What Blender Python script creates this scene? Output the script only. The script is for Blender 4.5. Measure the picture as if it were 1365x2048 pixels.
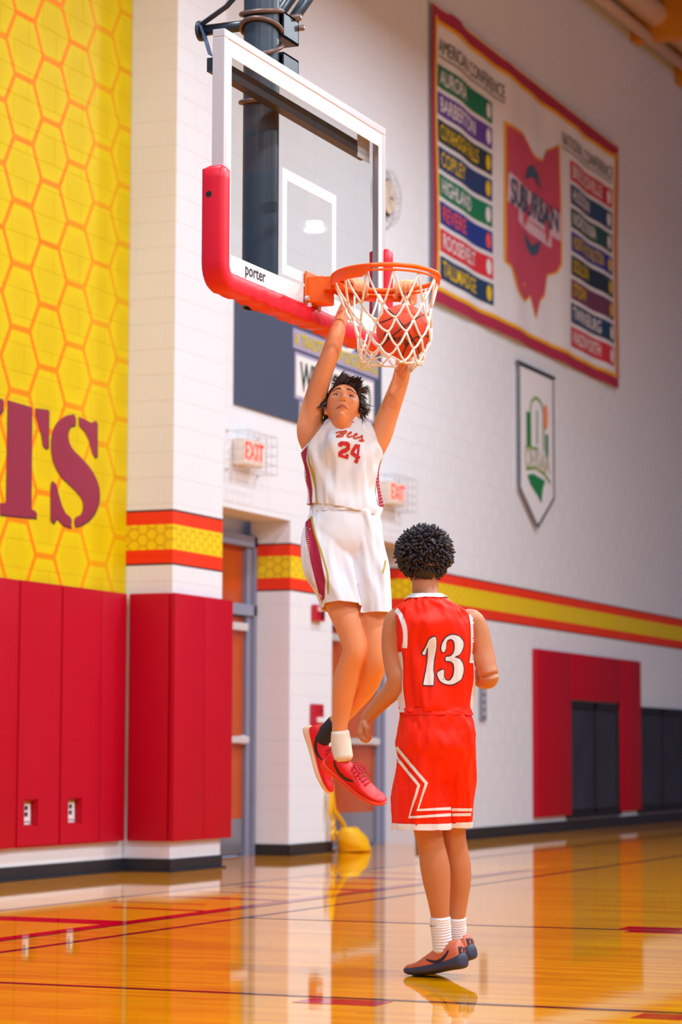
import bpy, bmesh, math, random
import numpy as np
from mathutils import Vector, Matrix
from mathutils.bvhtree import BVHTree
random.seed(7)
for o in list(bpy.data.objects): bpy.data.objects.remove(o)
scn = bpy.context.scene
COL = scn.collection
PI = math.pi
V = Vector

# ---------------------------------------------------------------- camera, world, lights, exposure
# world frame: x runs along the back wall, y into the wall, z up, floor at 0
F, PIT, ROLL, AL, CH = 4927.5, .0974, .003, .4, .9172
FW0 = V((math.cos(AL), math.sin(AL), 0)); RT = V((math.sin(AL), -math.cos(AL), 0)); UP0 = V((0, 0, 1))
FW = FW0*math.cos(PIT) + UP0*math.sin(PIT); UP = -FW0*math.sin(PIT) + UP0*math.cos(PIT)
CAMP = V((0, 0, CH))
cam_d = bpy.data.cameras.new('camera'); cam = bpy.data.objects.new('camera', cam_d); COL.objects.link(cam)
cam_d.sensor_fit = 'VERTICAL'; cam_d.sensor_height = 36.0; cam_d.sensor_width = 24.0
cam_d.lens = F/2048*36.0
cr, sr = math.cos(ROLL), math.sin(ROLL)
RTr = RT*cr + UP*(sr); UPr = UP*cr - RT*sr
cam.matrix_world = Matrix(((RTr.x, UPr.x, -FW.x, CAMP.x), (RTr.y, UPr.y, -FW.y, CAMP.y), (RTr.z, UPr.z, -FW.z, CAMP.z), (0, 0, 0, 1)))
cam_d.clip_end = 200
cam_d.dof.use_dof = True; cam_d.dof.focus_distance = 10.7; cam_d.dof.aperture_fstop = 3.0
scn.camera = cam

world = bpy.data.worlds.new('gym_world'); scn.world = world; world.use_nodes = True
bg = world.node_tree.nodes['Background']; bg.inputs[0].default_value = (.44, .66, 1.0, 1); bg.inputs[1].default_value = .46
scn.view_settings.view_transform = 'Standard'; scn.view_settings.look = 'None'
scn.view_settings.exposure = -0.12; scn.view_settings.gamma = 1.0; scn.view_settings.use_curve_mapping = False

def area_light(name, loc, target, size, power, col=(.80, .92, 1.0)):
    l = bpy.data.lights.new(name, 'AREA'); l.shape = 'DISK'; l.size = size; l.energy = power; l.color = col
    o = bpy.data.objects.new(name, l); COL.objects.link(o); o.location = loc
    o.rotation_euler = (V(target)-V(loc)).to_track_quat('-Z', 'Y').to_euler()
    return o
# high-bay lamps of the gym: their light; fixtures are built below at the same places
LAMPS = [(x, y) for x in (2.0, 8.5, 15.0, 21.5) for y in (-5.2, .2, 5.2)] 
LAMP_Z = 8.6
_d = (FW + RT*((628-682.5)/F) - UP*((449-1024)/F)); _h = CAMP + _d*(4.42/_d.y); _k = (LAMP_Z-.29-_h.z)/_d.z      # the lamp mirrored in the backboard glass
LAMPS.append((_h.x+_d.x*_k, _h.y-_d.y*_k))
for (x, y) in LAMPS:
    pw = {5.2: {2.0: 170, 8.5: 230, 15.0: 150, 21.5: 260}, .2: {2.0: 330, 8.5: 350, 15.0: 380, 21.5: 420}, -5.2: {2.0: 380, 8.5: 420, 15.0: 420, 21.5: 420}}.get(y, {}).get(x, 40)*1.12
    area_light('lamp_light', (x, y, LAMP_Z-.36), (x, y, 0), .55 if x < 24 else .2, pw)

# ---------------------------------------------------------------- pixel helpers (photo frame 1365 x 2048)
def ray(u, v):
    X, Y = u-682.5, v-1024.0
    x = cr*X + sr*Y; y = -sr*X + cr*Y
    return FW + RT*(x/F) - UP*(y/F)
def on_floor(u, v, z=0.0):
    d = ray(u, v); return CAMP + d*((z-CH)/d.z)
def on_wall(u, v, Y):
    d = ray(u, v); return CAMP + d*(Y/d.y)
def at(u, v, depth): return CAMP + ray(u, v)*depth
def to_px(P):
    P = V(P)-CAMP; x, y, z = P.dot(RT), P.dot(UP), P.dot(FW)
    X, Y = F*x/z, -F*y/z
    return 682.5+cr*X-sr*Y, 1024+sr*X+cr*Y, z

# ---------------------------------------------------------------- materials
def lin(c):
    def f(v):
        v = v/255.0
        return v/12.92 if v <= .04045 else ((v+.055)/1.055)**2.4
    return (f(c[0]), f(c[1]), f(c[2]), 1.0)
MATS = {}
def mat(name, rgb, rough=.6, metal=0.0, spec=.5, noise=0.0, nscale=8.0, bump=0.0, bscale=60.0, coat=0.0, emis=None, estr=0.0, trans=0.0, sss=0.0, alpha=1.0):
    if name in MATS: return MATS[name]
    m = bpy.data.materials.new(name); m.use_nodes = True; MATS[name] = m
    nt = m.node_tree; p = nt.nodes['Principled BSDF']
    c = lin(rgb)
    p.inputs['Base Color'].default_value = c; p.inputs['Roughness'].default_value = rough
    p.inputs['Metallic'].default_value = metal; p.inputs['Specular IOR Level'].default_value = spec
    p.inputs['Coat Weight'].default_value = coat; p.inputs['Transmission Weight'].default_value = trans
    p.inputs['Alpha'].default_value = alpha
    if sss: 
        p.inputs['Subsurface Weight'].default_value = sss; p.inputs['Subsurface Radius'].default_value = (.02, .008, .004); p.inputs['Subsurface Scale'].default_value = .5
    if emis: p.inputs['Emission Color'].default_value = lin(emis); p.inputs['Emission Strength'].default_value = estr
    geo = nt.nodes.new('ShaderNodeTexCoord')
    if noise:
        n = nt.nodes.new('ShaderNodeTexNoise'); n.inputs['Scale'].default_value = nscale; n.inputs['Detail'].default_value = 4
        nt.links.new(geo.outputs['Object'], n.inputs['Vector'])
        mx = nt.nodes.new('ShaderNodeMix'); mx.data_type = 'RGBA'
        mx.inputs[6].default_value = tuple(max(0, v*(1-noise)) for v in c[:3])+(1,); mx.inputs[7].default_value = tuple(min(1, v*(1+noise)) for v in c[:3])+(1,)
        nt.links.new(n.outputs['Fac'], mx.inputs[0]); nt.links.new(mx.outputs[2], p.inputs['Base Color'])
    if bump:
        n2 = nt.nodes.new('ShaderNodeTexNoise'); n2.inputs['Scale'].default_value = bscale; n2.inputs['Detail'].default_value = 3
        nt.links.new(geo.outputs['Object'], n2.inputs['Vector'])
        b = nt.nodes.new('ShaderNodeBump'); b.inputs['Strength'].default_value = bump; b.inputs['Distance'].default_value = .01
        nt.links.new(n2.outputs['Fac'], b.inputs['Height']); nt.links.new(b.outputs['Normal'], p.inputs['Normal'])
    return m
class NG:
    """small helper to write shader maths"""
    def __init__(s, m): s.nt = m.node_tree
    def m(s, op, a, b=None, c=None):
        n = s.nt.nodes.new('ShaderNodeMath'); n.operation = op
        for i, v in enumerate((a, b, c)):
            if v is None: continue
            if isinstance(v, (int, float)): n.inputs[i].default_value = v
            else: s.nt.links.new(v, n.inputs[i])
        return n.outputs[0]
    def mix(s, fac, a, b):
        n = s.nt.nodes.new('ShaderNodeMix'); n.data_type = 'RGBA'
        for i, v in ((0, fac), (6, a), (7, b)):
            if isinstance(v, (int, float)): n.inputs[i].default_value = v
            elif isinstance(v, tuple): n.inputs[i].default_value = v
            else: s.nt.links.new(v, n.inputs[i])
        return n.outputs[2]
    def pos(s):
        g = s.nt.nodes.new('ShaderNodeNewGeometry'); sp = s.nt.nodes.new('ShaderNodeSeparateXYZ')
        s.nt.links.new(g.outputs['Position'], sp.inputs[0]); return sp.outputs, g.outputs['Position']
    def hexd(s, x, z, a):
        """distance-from-centre function of flat-topped hexagons of apothem a (0 centre .. a edge)"""
        rx, rz = a*2*math.sqrt(3), a*2.0
        def cell(ox, oz):
            gx = s.m('SUBTRACT', s.m('FLOORED_MODULO', s.m('ADD', x, 100*rx+ox), rx), rx/2)
            gz = s.m('SUBTRACT', s.m('FLOORED_MODULO', s.m('ADD', z, 100*rz+oz), rz), rz/2)
            ax, az = s.m('ABSOLUTE', gx), s.m('ABSOLUTE', gz)
            return s.m('MAXIMUM', az, s.m('ADD', s.m('MULTIPLY', ax, .8660254), s.m('MULTIPLY', az, .5)))
        return s.m('MINIMUM', cell(0, 0), cell(rx/2, rz/2))
    def band(s, z, lo, hi):
        return s.m('MULTIPLY', s.m('GREATER_THAN', z, lo), s.m('LESS_THAN', z, hi))

def wall_paint(name, base, kind):
    """paint on the block walls: white with the stripe band, or the yellow honeycomb mural"""
    m = bpy.data.materials.new(name); m.use_nodes = True; MATS[name] = m
    g = NG(m); nt = m.node_tree; p = nt.nodes['Principled BSDF']
    (x, y, z), P = g.pos()
    p.inputs['Roughness'].default_value = .55; p.inputs['Specular IOR Level'].default_value = .35 if kind == 'white' else .15
    if kind == 'white':
        h = g.m('ADD', x, y)
        hx = g.hexd(h, z, .045)
        yel = g.mix(g.m('GREATER_THAN', hx, .036), lin((250, 214, 0)), lin((222, 182, 0)))
        c = g.mix(g.band(z, 2.366, 2.801), lin(base), lin((40, 36, 44)))
        c = g.mix(g.band(z, 2.381, 2.786), c, lin((246, 52, 0)))
        c = g.mix(g.band(z, 2.488, 2.684), c, yel)
        col = c
    else:
        hx = g.hexd(g.m('ADD', x, HEX_OX), g.m('ADD', z, HEX_OZ), .2325)
        ln = nt.nodes.new('ShaderNodeMapRange'); ln.inputs[1].default_value = .203; ln.inputs[2].default_value = .216
        nt.links.new(hx, ln.inputs[0])
        rim = nt.nodes.new('ShaderNodeMapRange'); rim.inputs[1].default_value = .1; rim.inputs[2].default_value = .2325
        nt.links.new(hx, rim.inputs[0])
        fill = g.mix(rim.outputs[0], lin((222, 192, 0)), lin((230, 204, 0)))
        lc = g.mix(g.m('MULTIPLY', g.m('SUBTRACT', x, 15.9), 1.1), lin((250, 140, 0)), lin((226, 168, 0)))
        nt.nodes[-1].clamp_factor = True
        col = g.mix(g.m('LESS_THAN', z, .5), g.mix(ln.outputs[0], fill, lc), lin((238, 234, 236)))
    n = nt.nodes.new('ShaderNodeTexNoise'); n.inputs['Scale'].default_value = 1.3; n.inputs['Detail'].default_value = 5
    nt.links.new(P, n.inputs['Vector'])
    col = g.mix(g.m('MULTIPLY', g.m('SUBTRACT', n.outputs['Fac'], .35), .12 if kind == 'white' else .02), col, lin((176, 172, 180)))
    nt.links.new(col, p.inputs['Base Color'])
    n2 = nt.nodes.new('ShaderNodeTexNoise'); n2.inputs['Scale'].default_value = 90; nt.links.new(P, n2.inputs['Vector'])
    b = nt.nodes.new('ShaderNodeBump'); b.inputs['Strength'].default_value = .12; b.inputs['Distance'].default_value = .006
    nt.links.new(n2.outputs['Fac'], b.inputs['Height']); nt.links.new(b.outputs['Normal'], p.inputs['Normal'])
    return m
_h = on_wall(48, 219, 9.04)                      # centre of one painted hexagon
HEX_OX, HEX_OZ = -_h.x + .2325*math.sqrt(3), -_h.z + .2325
M_WHITE = wall_paint('white_block_paint', (238, 238, 246), 'white')
M_YELLOW = wall_paint('honeycomb_mural_paint', (240, 200, 0), 'yellow')
M_PADRED = mat('red_vinyl_pad', (190, 0, 34), .5, spec=.25, noise=.05, nscale=2, bump=.05, bscale=300)
M_BLACKBASE = mat('black_rubber_base', (38, 36, 42), .5, noise=.2)
M_GREYMETAL = mat('grey_painted_frame', (138, 140, 164), .45, noise=.06)
M_WOODDOOR = mat('stained_door_veneer', (190, 74, 6), .4, noise=.18, nscale=5)
M_KICK = mat('steel_kick_plate', (150, 148, 160), .35, metal=.6)
M_ALU = mat('brushed_aluminium', (225, 218, 220), .35, metal=.35)
M_BLACKMETAL = mat('black_painted_steel', (40, 44, 54), .35, noise=.15)
M_MAST = mat('dark_blue_grey_mast_paint', (52, 60, 72), .35, noise=.3, nscale=4)
M_ORANGE = mat('orange_rim_paint', (255, 104, 0), .4, noise=.08, nscale=20)
M_WHITEPAINT = mat('white_line_paint', (245, 242, 244), .5)
M_PADFOAM = mat('red_edge_padding', (232, 10, 44), .4, noise=.05, bump=.06, bscale=12)
M_NET = mat('white_nylon_cord', (250, 240, 226), .7, bump=.1, bscale=400)
M_CRIMSON = mat('crimson_mural_paint', (146, 26, 62), .55, noise=.1, nscale=6)
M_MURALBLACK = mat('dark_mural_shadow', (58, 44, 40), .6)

# ---------------------------------------------------------------- mesh helpers
def link(name, me, material=None, parent=None):
    o = bpy.data.objects.new(name, me); COL.objects.link(o)
    if material is not None and hasattr(me, 'materials') and len(me.materials) == 0: me.materials.append(material)
    if parent is not None: o.parent = parent
    return o
def obj(name, bm, material=None, parent=None, smooth=False):
    me = bpy.data.meshes.new(name); bmesh.ops.recalc_face_normals(bm, faces=bm.faces); bm.to_mesh(me); bm.free()
    if smooth:
        for p in me.polygons: p.use_smooth = True
    return link(name, me, material, parent)
def empty(name, loc=(0, 0, 0)):
    o = bpy.data.objects.new(name, None); COL.objects.link(o); o.location = loc; o.empty_display_size = .1; return o
def tag(o, label=None, cat=None, group=None, kind=None):
    if label: o['label'] = label
    if cat: o['category'] = cat
    if group: o['group'] = group
    if kind: o['kind'] = kind
    return o
def B(): return bmesh.new()
def box(bm, a, b, bev=0.0, M=None):
    a, b = V(a), V(b)
    r = bmesh.ops.create_cube(bm, size=1.0)
    vs = r['verts']
    for v in vs:
        v.co = V(((a.x+b.x)/2+v.co.x*(b.x-a.x), (a.y+b.y)/2+v.co.y*(b.y-a.y), (a.z+b.z)/2+v.co.z*(b.z-a.z)))
    if bev:
        es = list({e for v in vs for e in v.link_edges})
        r2 = bmesh.ops.bevel(bm, geom=es, offset=bev, segments=2, affect='EDGES', profile=.6)
        vs = list({v for f in r2['faces'] for v in f.verts} | {v for v in vs if v.is_valid})
    if M is not None:
        for v in vs: v.co = M @ v.co
    return vs
def frame_of(t, ref):
    t = t.normalized(); a = ref - t*ref.dot(t)
    if a.length < 1e-5: a = V((1, 0, 0)) - t*t.x
    if a.length < 1e-5: a = V((0, 1, 0))
    a.normalize(); return a, t.cross(a)
def tube(bm, pts, r, n=8, closed=False, cap=True, ref=V((0, 0, 1))):
    pts = [V(p) for p in pts]; m = len(pts); rings = []
    rr = r if isinstance(r, (list, tuple)) else [r]*m
    a = None
    for i, p in enumerate(pts):
        if closed: t = pts[(i+1) % m]-pts[i-1]
        else: t = pts[min(i+1, m-1)]-pts[max(i-1, 0)]
        if t.length < 1e-9: t = V((0, 0, 1))
        a, b = frame_of(t, a if a is not None else ref)
        rings.append([bm.verts.new(p+(a*math.cos(2*PI*k/n)+b*math.sin(2*PI*k/n))*rr[i]) for k in range(n)])
    for i in range(m if closed else m-1):
        A, C = rings[i], rings[(i+1) % m]
        off = 0
        if closed and i == m-1:
            off = min(range(n), key=lambda s: (A[0].co-C[s].co).length)
        for k in range(n): bm.faces.new((A[k], A[(k+1) % n], C[(k+1+off) % n], C[(k+off) % n]))
    if cap and not closed:
        bm.faces.new(rings[0][::-1]); bm.faces.new(rings[-1])
def ring_pts(c, ax, ay, r, n=48, a0=0.0, a1=2*PI, incl=False):
    c, ax, ay = V(c), V(ax), V(ay)
    k = n+1 if incl else n
    return [c+ax*(r*math.cos(a0+(a1-a0)*i/n))+ay*(r*math.sin(a0+(a1-a0)*i/n)) for i in range(k)]
def catmull(pts, sub=6):
    """smooth a list of equal-length tuples"""
    P = [np.array(p, float) for p in pts]; out = []
    for i in range(len(P)-1):
        p0 = P[i-1] if i > 0 else 2*P[0]-P[1]; p1, p2 = P[i], P[i+1]; p3 = P[i+2] if i+2 < len(P) else 2*P[-1]-P[-2]
        for k in range(sub):
            t = k/sub
            out.append(.5*((2*p1)+(-p0+p2)*t+(2*p0-5*p1+4*p2-p3)*t*t+(-p0+3*p1-3*p2+p3)*t**3))
    out.append(P[-1]); return out
def text_polys(s, size=1.0, bold=0.0, shear=0.0, xscale=1.0, align='CENTER'):
    """flat text as a triangulated 2D mesh: (verts2d, faces), built from the built-in font"""
    cu = bpy.data.curves.new('tmp_text', 'FONT'); cu.body = s; cu.size = size; cu.offset = bold; cu.shear = shear
    cu.align_x = align; cu.align_y = 'CENTER'; cu.resolution_u = 3; cu.fill_mode = 'FRONT'
    o = bpy.data.objects.new('tmp_text', cu); COL.objects.link(o)
    dg = bpy.context.evaluated_depsgraph_get(); me = o.evaluated_get(dg).to_mesh()
    vs = [(v.co.x*xscale, v.co.y) for v in me.vertices]; fs = [tuple(p.vertices) for p in me.polygons]
    o.evaluated_get(dg).to_mesh_clear(); bpy.data.objects.remove(o); bpy.data.curves.remove(cu)
    return vs, fs
def add_flat(bm, vs, fs, fn):
    bv = [bm.verts.new(fn(x, y)) for x, y in vs]
    for f in fs:
        try: bm.faces.new([bv[i] for i in f])
        except ValueError: pass
def poly2d(pts): return pts, [tuple(range(len(pts)))]
def stroke2d(pts, w, closed=False):
    """ribbon of width w (number or per-point list) along a 2D polyline"""
    n = len(pts); vs = []; fs = []
    ww = w if isinstance(w, (list, tuple)) else [w]*n
    for i in range(n):
        a = pts[(i-1) % n] if (closed or i > 0) else pts[i]; b = pts[(i+1) % n] if (closed or i < n-1) else pts[i]
        tx, ty = b[0]-a[0], b[1]-a[1]; L = math.hypot(tx, ty) or 1
        nx, ny = -ty/L*ww[i]/2, tx/L*ww[i]/2
        vs += [(pts[i][0]+nx, pts[i][1]+ny), (pts[i][0]-nx, pts[i][1]-ny)]
    for i in range(n if closed else n-1):
        j = (i+1) % n; fs.append((2*i, 2*i+1, 2*j+1, 2*j))
    return vs, fs
def smooth2d(pts, sub=5, closed=False):
    if closed: 
        k = len(pts); q = catmull([pts[-1]]+list(pts)+[pts[0], pts[1]], sub)
        return [tuple(p) for p in q[sub:sub+k*sub]]
    return [tuple(p) for p in catmull(pts, sub)]

# ================================================================ THE SETTING
WY = 9.04                     # face of the back wall
PX0, PX1, PY = 17.06, 17.95, 8.63     # pillar
R1 = (17.95, 20.22); R2 = (21.18, 23.35); RZ = 3.0; RD = .40      # door recesses
WTOP = 11.0
# ---- floor
def floor_material():
    m = bpy.data.materials.new('maple_strip_floor'); m.use_nodes = True; MATS['floor'] = m
    g = NG(m); nt = m.node_tree; p = nt.nodes['Principled BSDF']; (x, y, z), P = g.pos()
    pl = g.m('FLOOR', g.m('DIVIDE', x, .057))
    row = g.m('FLOOR', g.m('ADD', g.m('DIVIDE', y, 1.1), g.m('MULTIPLY', pl, .37)))
    cmb = nt.nodes.new('ShaderNodeCombineXYZ'); nt.links.new(pl, cmb.inputs[0]); nt.links.new(row, cmb.inputs[1])
    wn = nt.nodes.new('ShaderNodeTexWhiteNoise'); wn.noise_dimensions = '2D'; nt.links.new(cmb.outputs[0], wn.inputs['Vector'])
    mp = nt.nodes.new('ShaderNodeMapping'); mp.inputs['Scale'].default_value = (40, 1.2, 1); nt.links.new(P, mp.inputs[0])
    gr = nt.nodes.new('ShaderNodeTexNoise'); gr.inputs['Scale'].default_value = 1.0; gr.inputs['Detail'].default_value = 5; nt.links.new(mp.outputs[0], gr.inputs['Vector'])
    c = g.mix(wn.outputs['Value'], lin((226, 138, 0)), lin((250, 174, 0)))
    c = g.mix(g.m('MULTIPLY', gr.outputs['Fac'], .5), c, lin((208, 112, 0)))
    nt.links.new(c, p.inputs['Base Color'])
    p.inputs['Roughness'].default_value = .3; p.inputs['Specular IOR Level'].default_value = .0
    p.inputs['Coat Weight'].default_value = 1.0; p.inputs['Coat Roughness'].default_value = .035; p.inputs['Coat IOR'].default_value = 1.38
    mp2 = nt.nodes.new('ShaderNodeMapping'); mp2.inputs['Scale'].default_value = (9, .35, 1); nt.links.new(P, mp2.inputs[0])
    n2 = nt.nodes.new('ShaderNodeTexNoise'); n2.inputs['Scale'].default_value = 1.0; n2.inputs['Detail'].default_value = 2; nt.links.new(mp2.outputs[0], n2.inputs['Vector'])
    b = nt.nodes.new('ShaderNodeBump'); b.inputs['Strength'].default_value = .05; b.inputs['Distance'].default_value = .004
    nt.links.new(n2.outputs['Fac'], b.inputs['Height']); nt.links.new(b.outputs['Normal'], p.inputs['Coat Normal'])
    return m
M_FLOOR = floor_material()
bm = B(); box(bm, (-4, -11, -.1), (42, 9.4, 0)); floor = obj('floor', bm, M_FLOOR)
tag(floor, 'glossy maple strip gymnasium floor reflecting the walls', kind='structure')
def court_paint(name, rgb):
    m = mat(name, rgb, .3, spec=0); p = m.node_tree.nodes['Principled BSDF']; p.inputs['Coat Weight'].default_value = 1; p.inputs['Coat Roughness'].default_value = .035; p.inputs['Coat IOR'].default_value = 1.38; return m
M_LINE = court_paint('dark_court_line_paint', (70, 18, 34)); M_REDLINE = court_paint('red_court_paint', (176, 0, 30)); M_YELCOURT = court_paint('golden_court_paint', (250, 168, 0))
def marking(name, pts, m, z=.001):
    bm = B(); lo = [bm.verts.new((x, y, 0.0)) for x, y in pts]; hi = [bm.verts.new((x, y, z)) for x, y in pts]
    bm.faces.new(hi); n = len(pts)
    for i in range(n): bm.faces.new((lo[i], lo[(i+1) % n], hi[(i+1) % n], hi[i]))
    return obj(name, bm, m, floor)
def rect(x0, x1, y0, y1): return [(x0, y0), (x1, y0), (x1, y1), (x0, y1)]
marking('painted_band', rect(9.0, 19.4, 6.36, 7.40), M_YELCOURT, .001)
marking('court_line', rect(-4, 42, 7.40, 7.47), M_LINE, .0012)                # edge of the lettered band
marking('court_line', rect(-4, 18.6, 6.26, 6.36), M_REDLINE, .0012)
marking('court_line', rect(-4, 18.6, 6.23, 6.26), M_LINE, .0014)
marking('court_line', rect(-4, 42, 5.87, 5.92), M_LINE, .0012)                # baseline
marking('court_line', rect(8.63, 8.68, -6, 5.87), M_LINE, .0012)
marking('court_line', rect(12.55, 12.60, -6, 5.87), M_LINE, .0012)
for (a, b) in ((3.42, 3.75), (2.28, 2.46), (1.2, 1.5)):
    marking('lane_block', rect(8.42, 8.60, a, b), M_REDLINE, .0012); marking('lane_block', rect(12.63, 12.83, a, b-.0), M_REDLINE, .0012)
marking('lane_block', rect(12.42, 12.55, 2.6, 3.66), M_REDLINE, .0012)
for (x0, x1, y0, y1) in ((11.75, 12.05, 6.3, 7.35), (12.95, 13.05, 6.36, 7.0), (13.5, 13.56, 6.6, 7.3), (14.05, 14.2, 6.36, 7.2), (14.7, 14.78, 6.5, 7.3), (15.3, 15.55, 6.36, 7.3), (16.1, 16.2, 6.5, 7.3), (16.75, 17.0, 6.36, 7.35), (17.6, 17.75, 6.36, 7.35), (10.4, 10.65, 6.36, 7.35)):
    marking('painted_letter_stroke', [(x0, y0), (x1, y0), (x1+.08, y1), (x0+.08, y1)], M_REDLINE, .0014)

# ---- block walls
def block_mesh(w, h, cache={}):
    k = (round(w, 4), round(h, 4))
    if k in cache: return cache[k]
    me = bpy.data.meshes.new('block'); d, i = .007, .003
    def rr(a, y): return [(-w/2+a, y, -h/2+a), (w/2-a, y, -h/2+a), (w/2-a, y, h/2-a), (-w/2+a, y, h/2-a)]
    vs = rr(0, 0.0) + rr(0, -d+.0015) + rr(i, -d)
    fs = []
    for r in (0, 4):
        for j in range(4): fs.append((r+j, r+(j+1) % 4, r+4+(j+1) % 4, r+4+j))
    fs.append((8, 9, 10, 11)); me.from_pydata(vs, [], fs); me.update(); cache[k] = me; return me
BL, BH, JT = .4064, .2032, .004
def block_grid(x0, x1, z0, z1, openings=(), shift=0.0):
    out = []; r0 = int(math.floor(z0/BH)); r1 = int(math.ceil(z1/BH))
    for r in range(r0, r1):
        a, b = max(z0, r*BH), min(z1, (r+1)*BH)
        if b-a < .04: continue
        off = (BL/2 if r % 2 else 0)+shift
        c0 = int(math.floor((x0-off)/BL)); c1 = int(math.ceil((x1-off)/BL))
        for c in range(c0, c1):
            segs = [(max(x0, c*BL+off), min(x1, (c+1)*BL+off))]
            for (ox0, ox1, oz1) in openings:
                if a < oz1-.01:
                    ns = []
                    for s in segs:
                        if s[1] <= ox0 or s[0] >= ox1: ns.append(s)
                        else:
                            if s[0] < ox0: ns.append((s[0], ox0))
                            if s[1] > ox1: ns.append((ox1, s[1]))
                    segs = ns
            for s in segs:
                if s[1]-s[0] > .05: out.append((s[0], s[1], a, b))
    return out
def lay_blocks(wall, cells, place, limit, m):
    """place(u, z) -> centre matrix; nearest blocks as objects, the rest as one mesh"""
    items = []
    for (a, b, c, d) in cells:
        M = place((a+b)/2, (c+d)/2); P = M.translation; u, v, dep = to_px(P)
        vis = -40 < u < 1405 and -40 < v < 2090
        items.append((0 if vis else 1, dep, a, b, c, d, M))
    items.sort(key=lambda t: (t[0], t[1]))
    rest = items[limit:]
    for (_, dep, a, b, c, d, M) in items[:limit]:
        me = block_mesh(b-a-JT, d-c-JT)
        if len(me.materials) == 0: me.materials.append(None)
        o = bpy.data.objects.new('block', me); COL.objects.link(o); o.parent = wall; o.matrix_local = M
        o.material_slots[0].link = 'OBJECT'; o.material_slots[0].material = m
    if rest:
        vs, fs = [], []
        for (_, dep, a, b, c, d, M) in rest:
            me = block_mesh(b-a-JT, d-c-JT); n = len(vs)
            vs += [tuple(M @ v.co) for v in me.vertices]; fs += [tuple(n+i for i in p.vertices) for p in me.polygons]
        me = bpy.data.meshes.new('block_courses'); me.from_pydata(vs, [], fs); me.update()
        o = link('block_courses', me, m, wall); tag(o, kind='stuff')
def T(x, y, z): return Matrix.Translation((x, y, z))
ROT_SIDE = Matrix.Rotation(-PI/2, 4, 'Z')          # block front (-y) turned to face -x
bk = WY+.007          # block backs
MJ = .004             # mortar sits this far in front of the block backs
bm = B()
for (a, b, c, d) in ((PX1-.2, R1[1], RZ, WTOP), (R1[1], R2[0], 0, WTOP), (R2[0], R2[1], RZ, WTOP), (R2[1], 42, 0, WTOP)):
    box(bm, (a, bk-MJ, c), (b, WY+RD, d))
box(bm, (PX1-.2, WY+RD+.10, 0), (R2[1]+.3, WY+RD+.16, RZ+.2))
wall_back = obj('wall_back', bm, M_WHITE); tag(wall_back, 'white painted block wall with a red and yellow stripe band', kind='structure')
lay_blocks(wall_back, block_grid(PX1, 38, .10, 10.9, ((R1[0]-.5, R1[1], RZ), (R2[0], R2[1], RZ))), lambda u, z: T(u, bk, z), 270, M_WHITE)
lay_blocks(wall_back, block_grid(bk, WY+RD-.01, .10, RZ, shift=.1), lambda u, z: T(R1[1]+.004, u, z) @ ROT_SIDE, 30, M_WHITE)
bm = B(); box(bm, (12.2, bk-MJ, 0), (PX0+.05, WY+.3, WTOP)); wall_left = obj('wall_left', bm, M_YELLOW)
tag(wall_left, 'block wall painted with a yellow honeycomb mural and crimson lettering', kind='structure')
lay_blocks(wall_left, block_grid(12.3, PX0, .10, 8.2), lambda u, z: T(u, bk, z), 290, M_YELLOW)
bm = B(); box(bm, (PX0+.003, PY+.003, 0), (PX1-.003, WY+.05, WTOP)); wall_pillar = obj('wall_pillar', bm, M_WHITE)
tag(wall_pillar, 'white block pilaster projecting beside the yellow mural wall', kind='structure')
lay_blocks(wall_pillar, block_grid(PX0, PX1, .10, 9.0, shift=.13), lambda u, z: T(u, PY+.007, z), 160, M_WHITE)
lay_blocks(wall_pillar, block_grid(PY, WY, .10, 9.0, shift=PY-21*BL+.1), lambda u, z: T(PX0+.007, u, z) @ ROT_SIDE, 130, M_WHITE)
# base strips
def base(name, boxes):
    bm = B()
    for (a, b) in boxes: box(bm, a, b, .003)
    o = obj(name, bm, M_BLACKBASE); tag(o, 'black rubber base strip along the wall foot', kind='structure'); return o
base('baseboard_left', [((12.2, WY-.012, 0), (PX0, WY+.01, .10)), ((12.2, WY-.04, 0), (PX0, WY, .014))])
base('baseboard_pillar', [((PX0-.012, PY-.012, 0), (PX1+.012, PY+.02, .10)), ((PX0-.012, PY+.01, 0), (PX0+.02, WY, .10)), ((PX0-.04, PY-.04, 0), (PX1+.03, PY, .014)), ((PX0-.04, PY, 0), (PX0, WY-.03, .014))])
base('baseboard_back', [((R1[1]-.012, WY-.012, 0), (R2[0], WY+.01, .10)), ((R1[1]-.012, WY, 0), (R1[1]+.01, WY+RD-.02, .10)), ((R2[1], WY-.012, 0), (42, WY+.01, .12)), ((R1[1]-.03, WY-.04, 0), (R2[0], WY, .012)), ((R2[1], WY-.04, 0), (42, WY, .012))])
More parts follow.
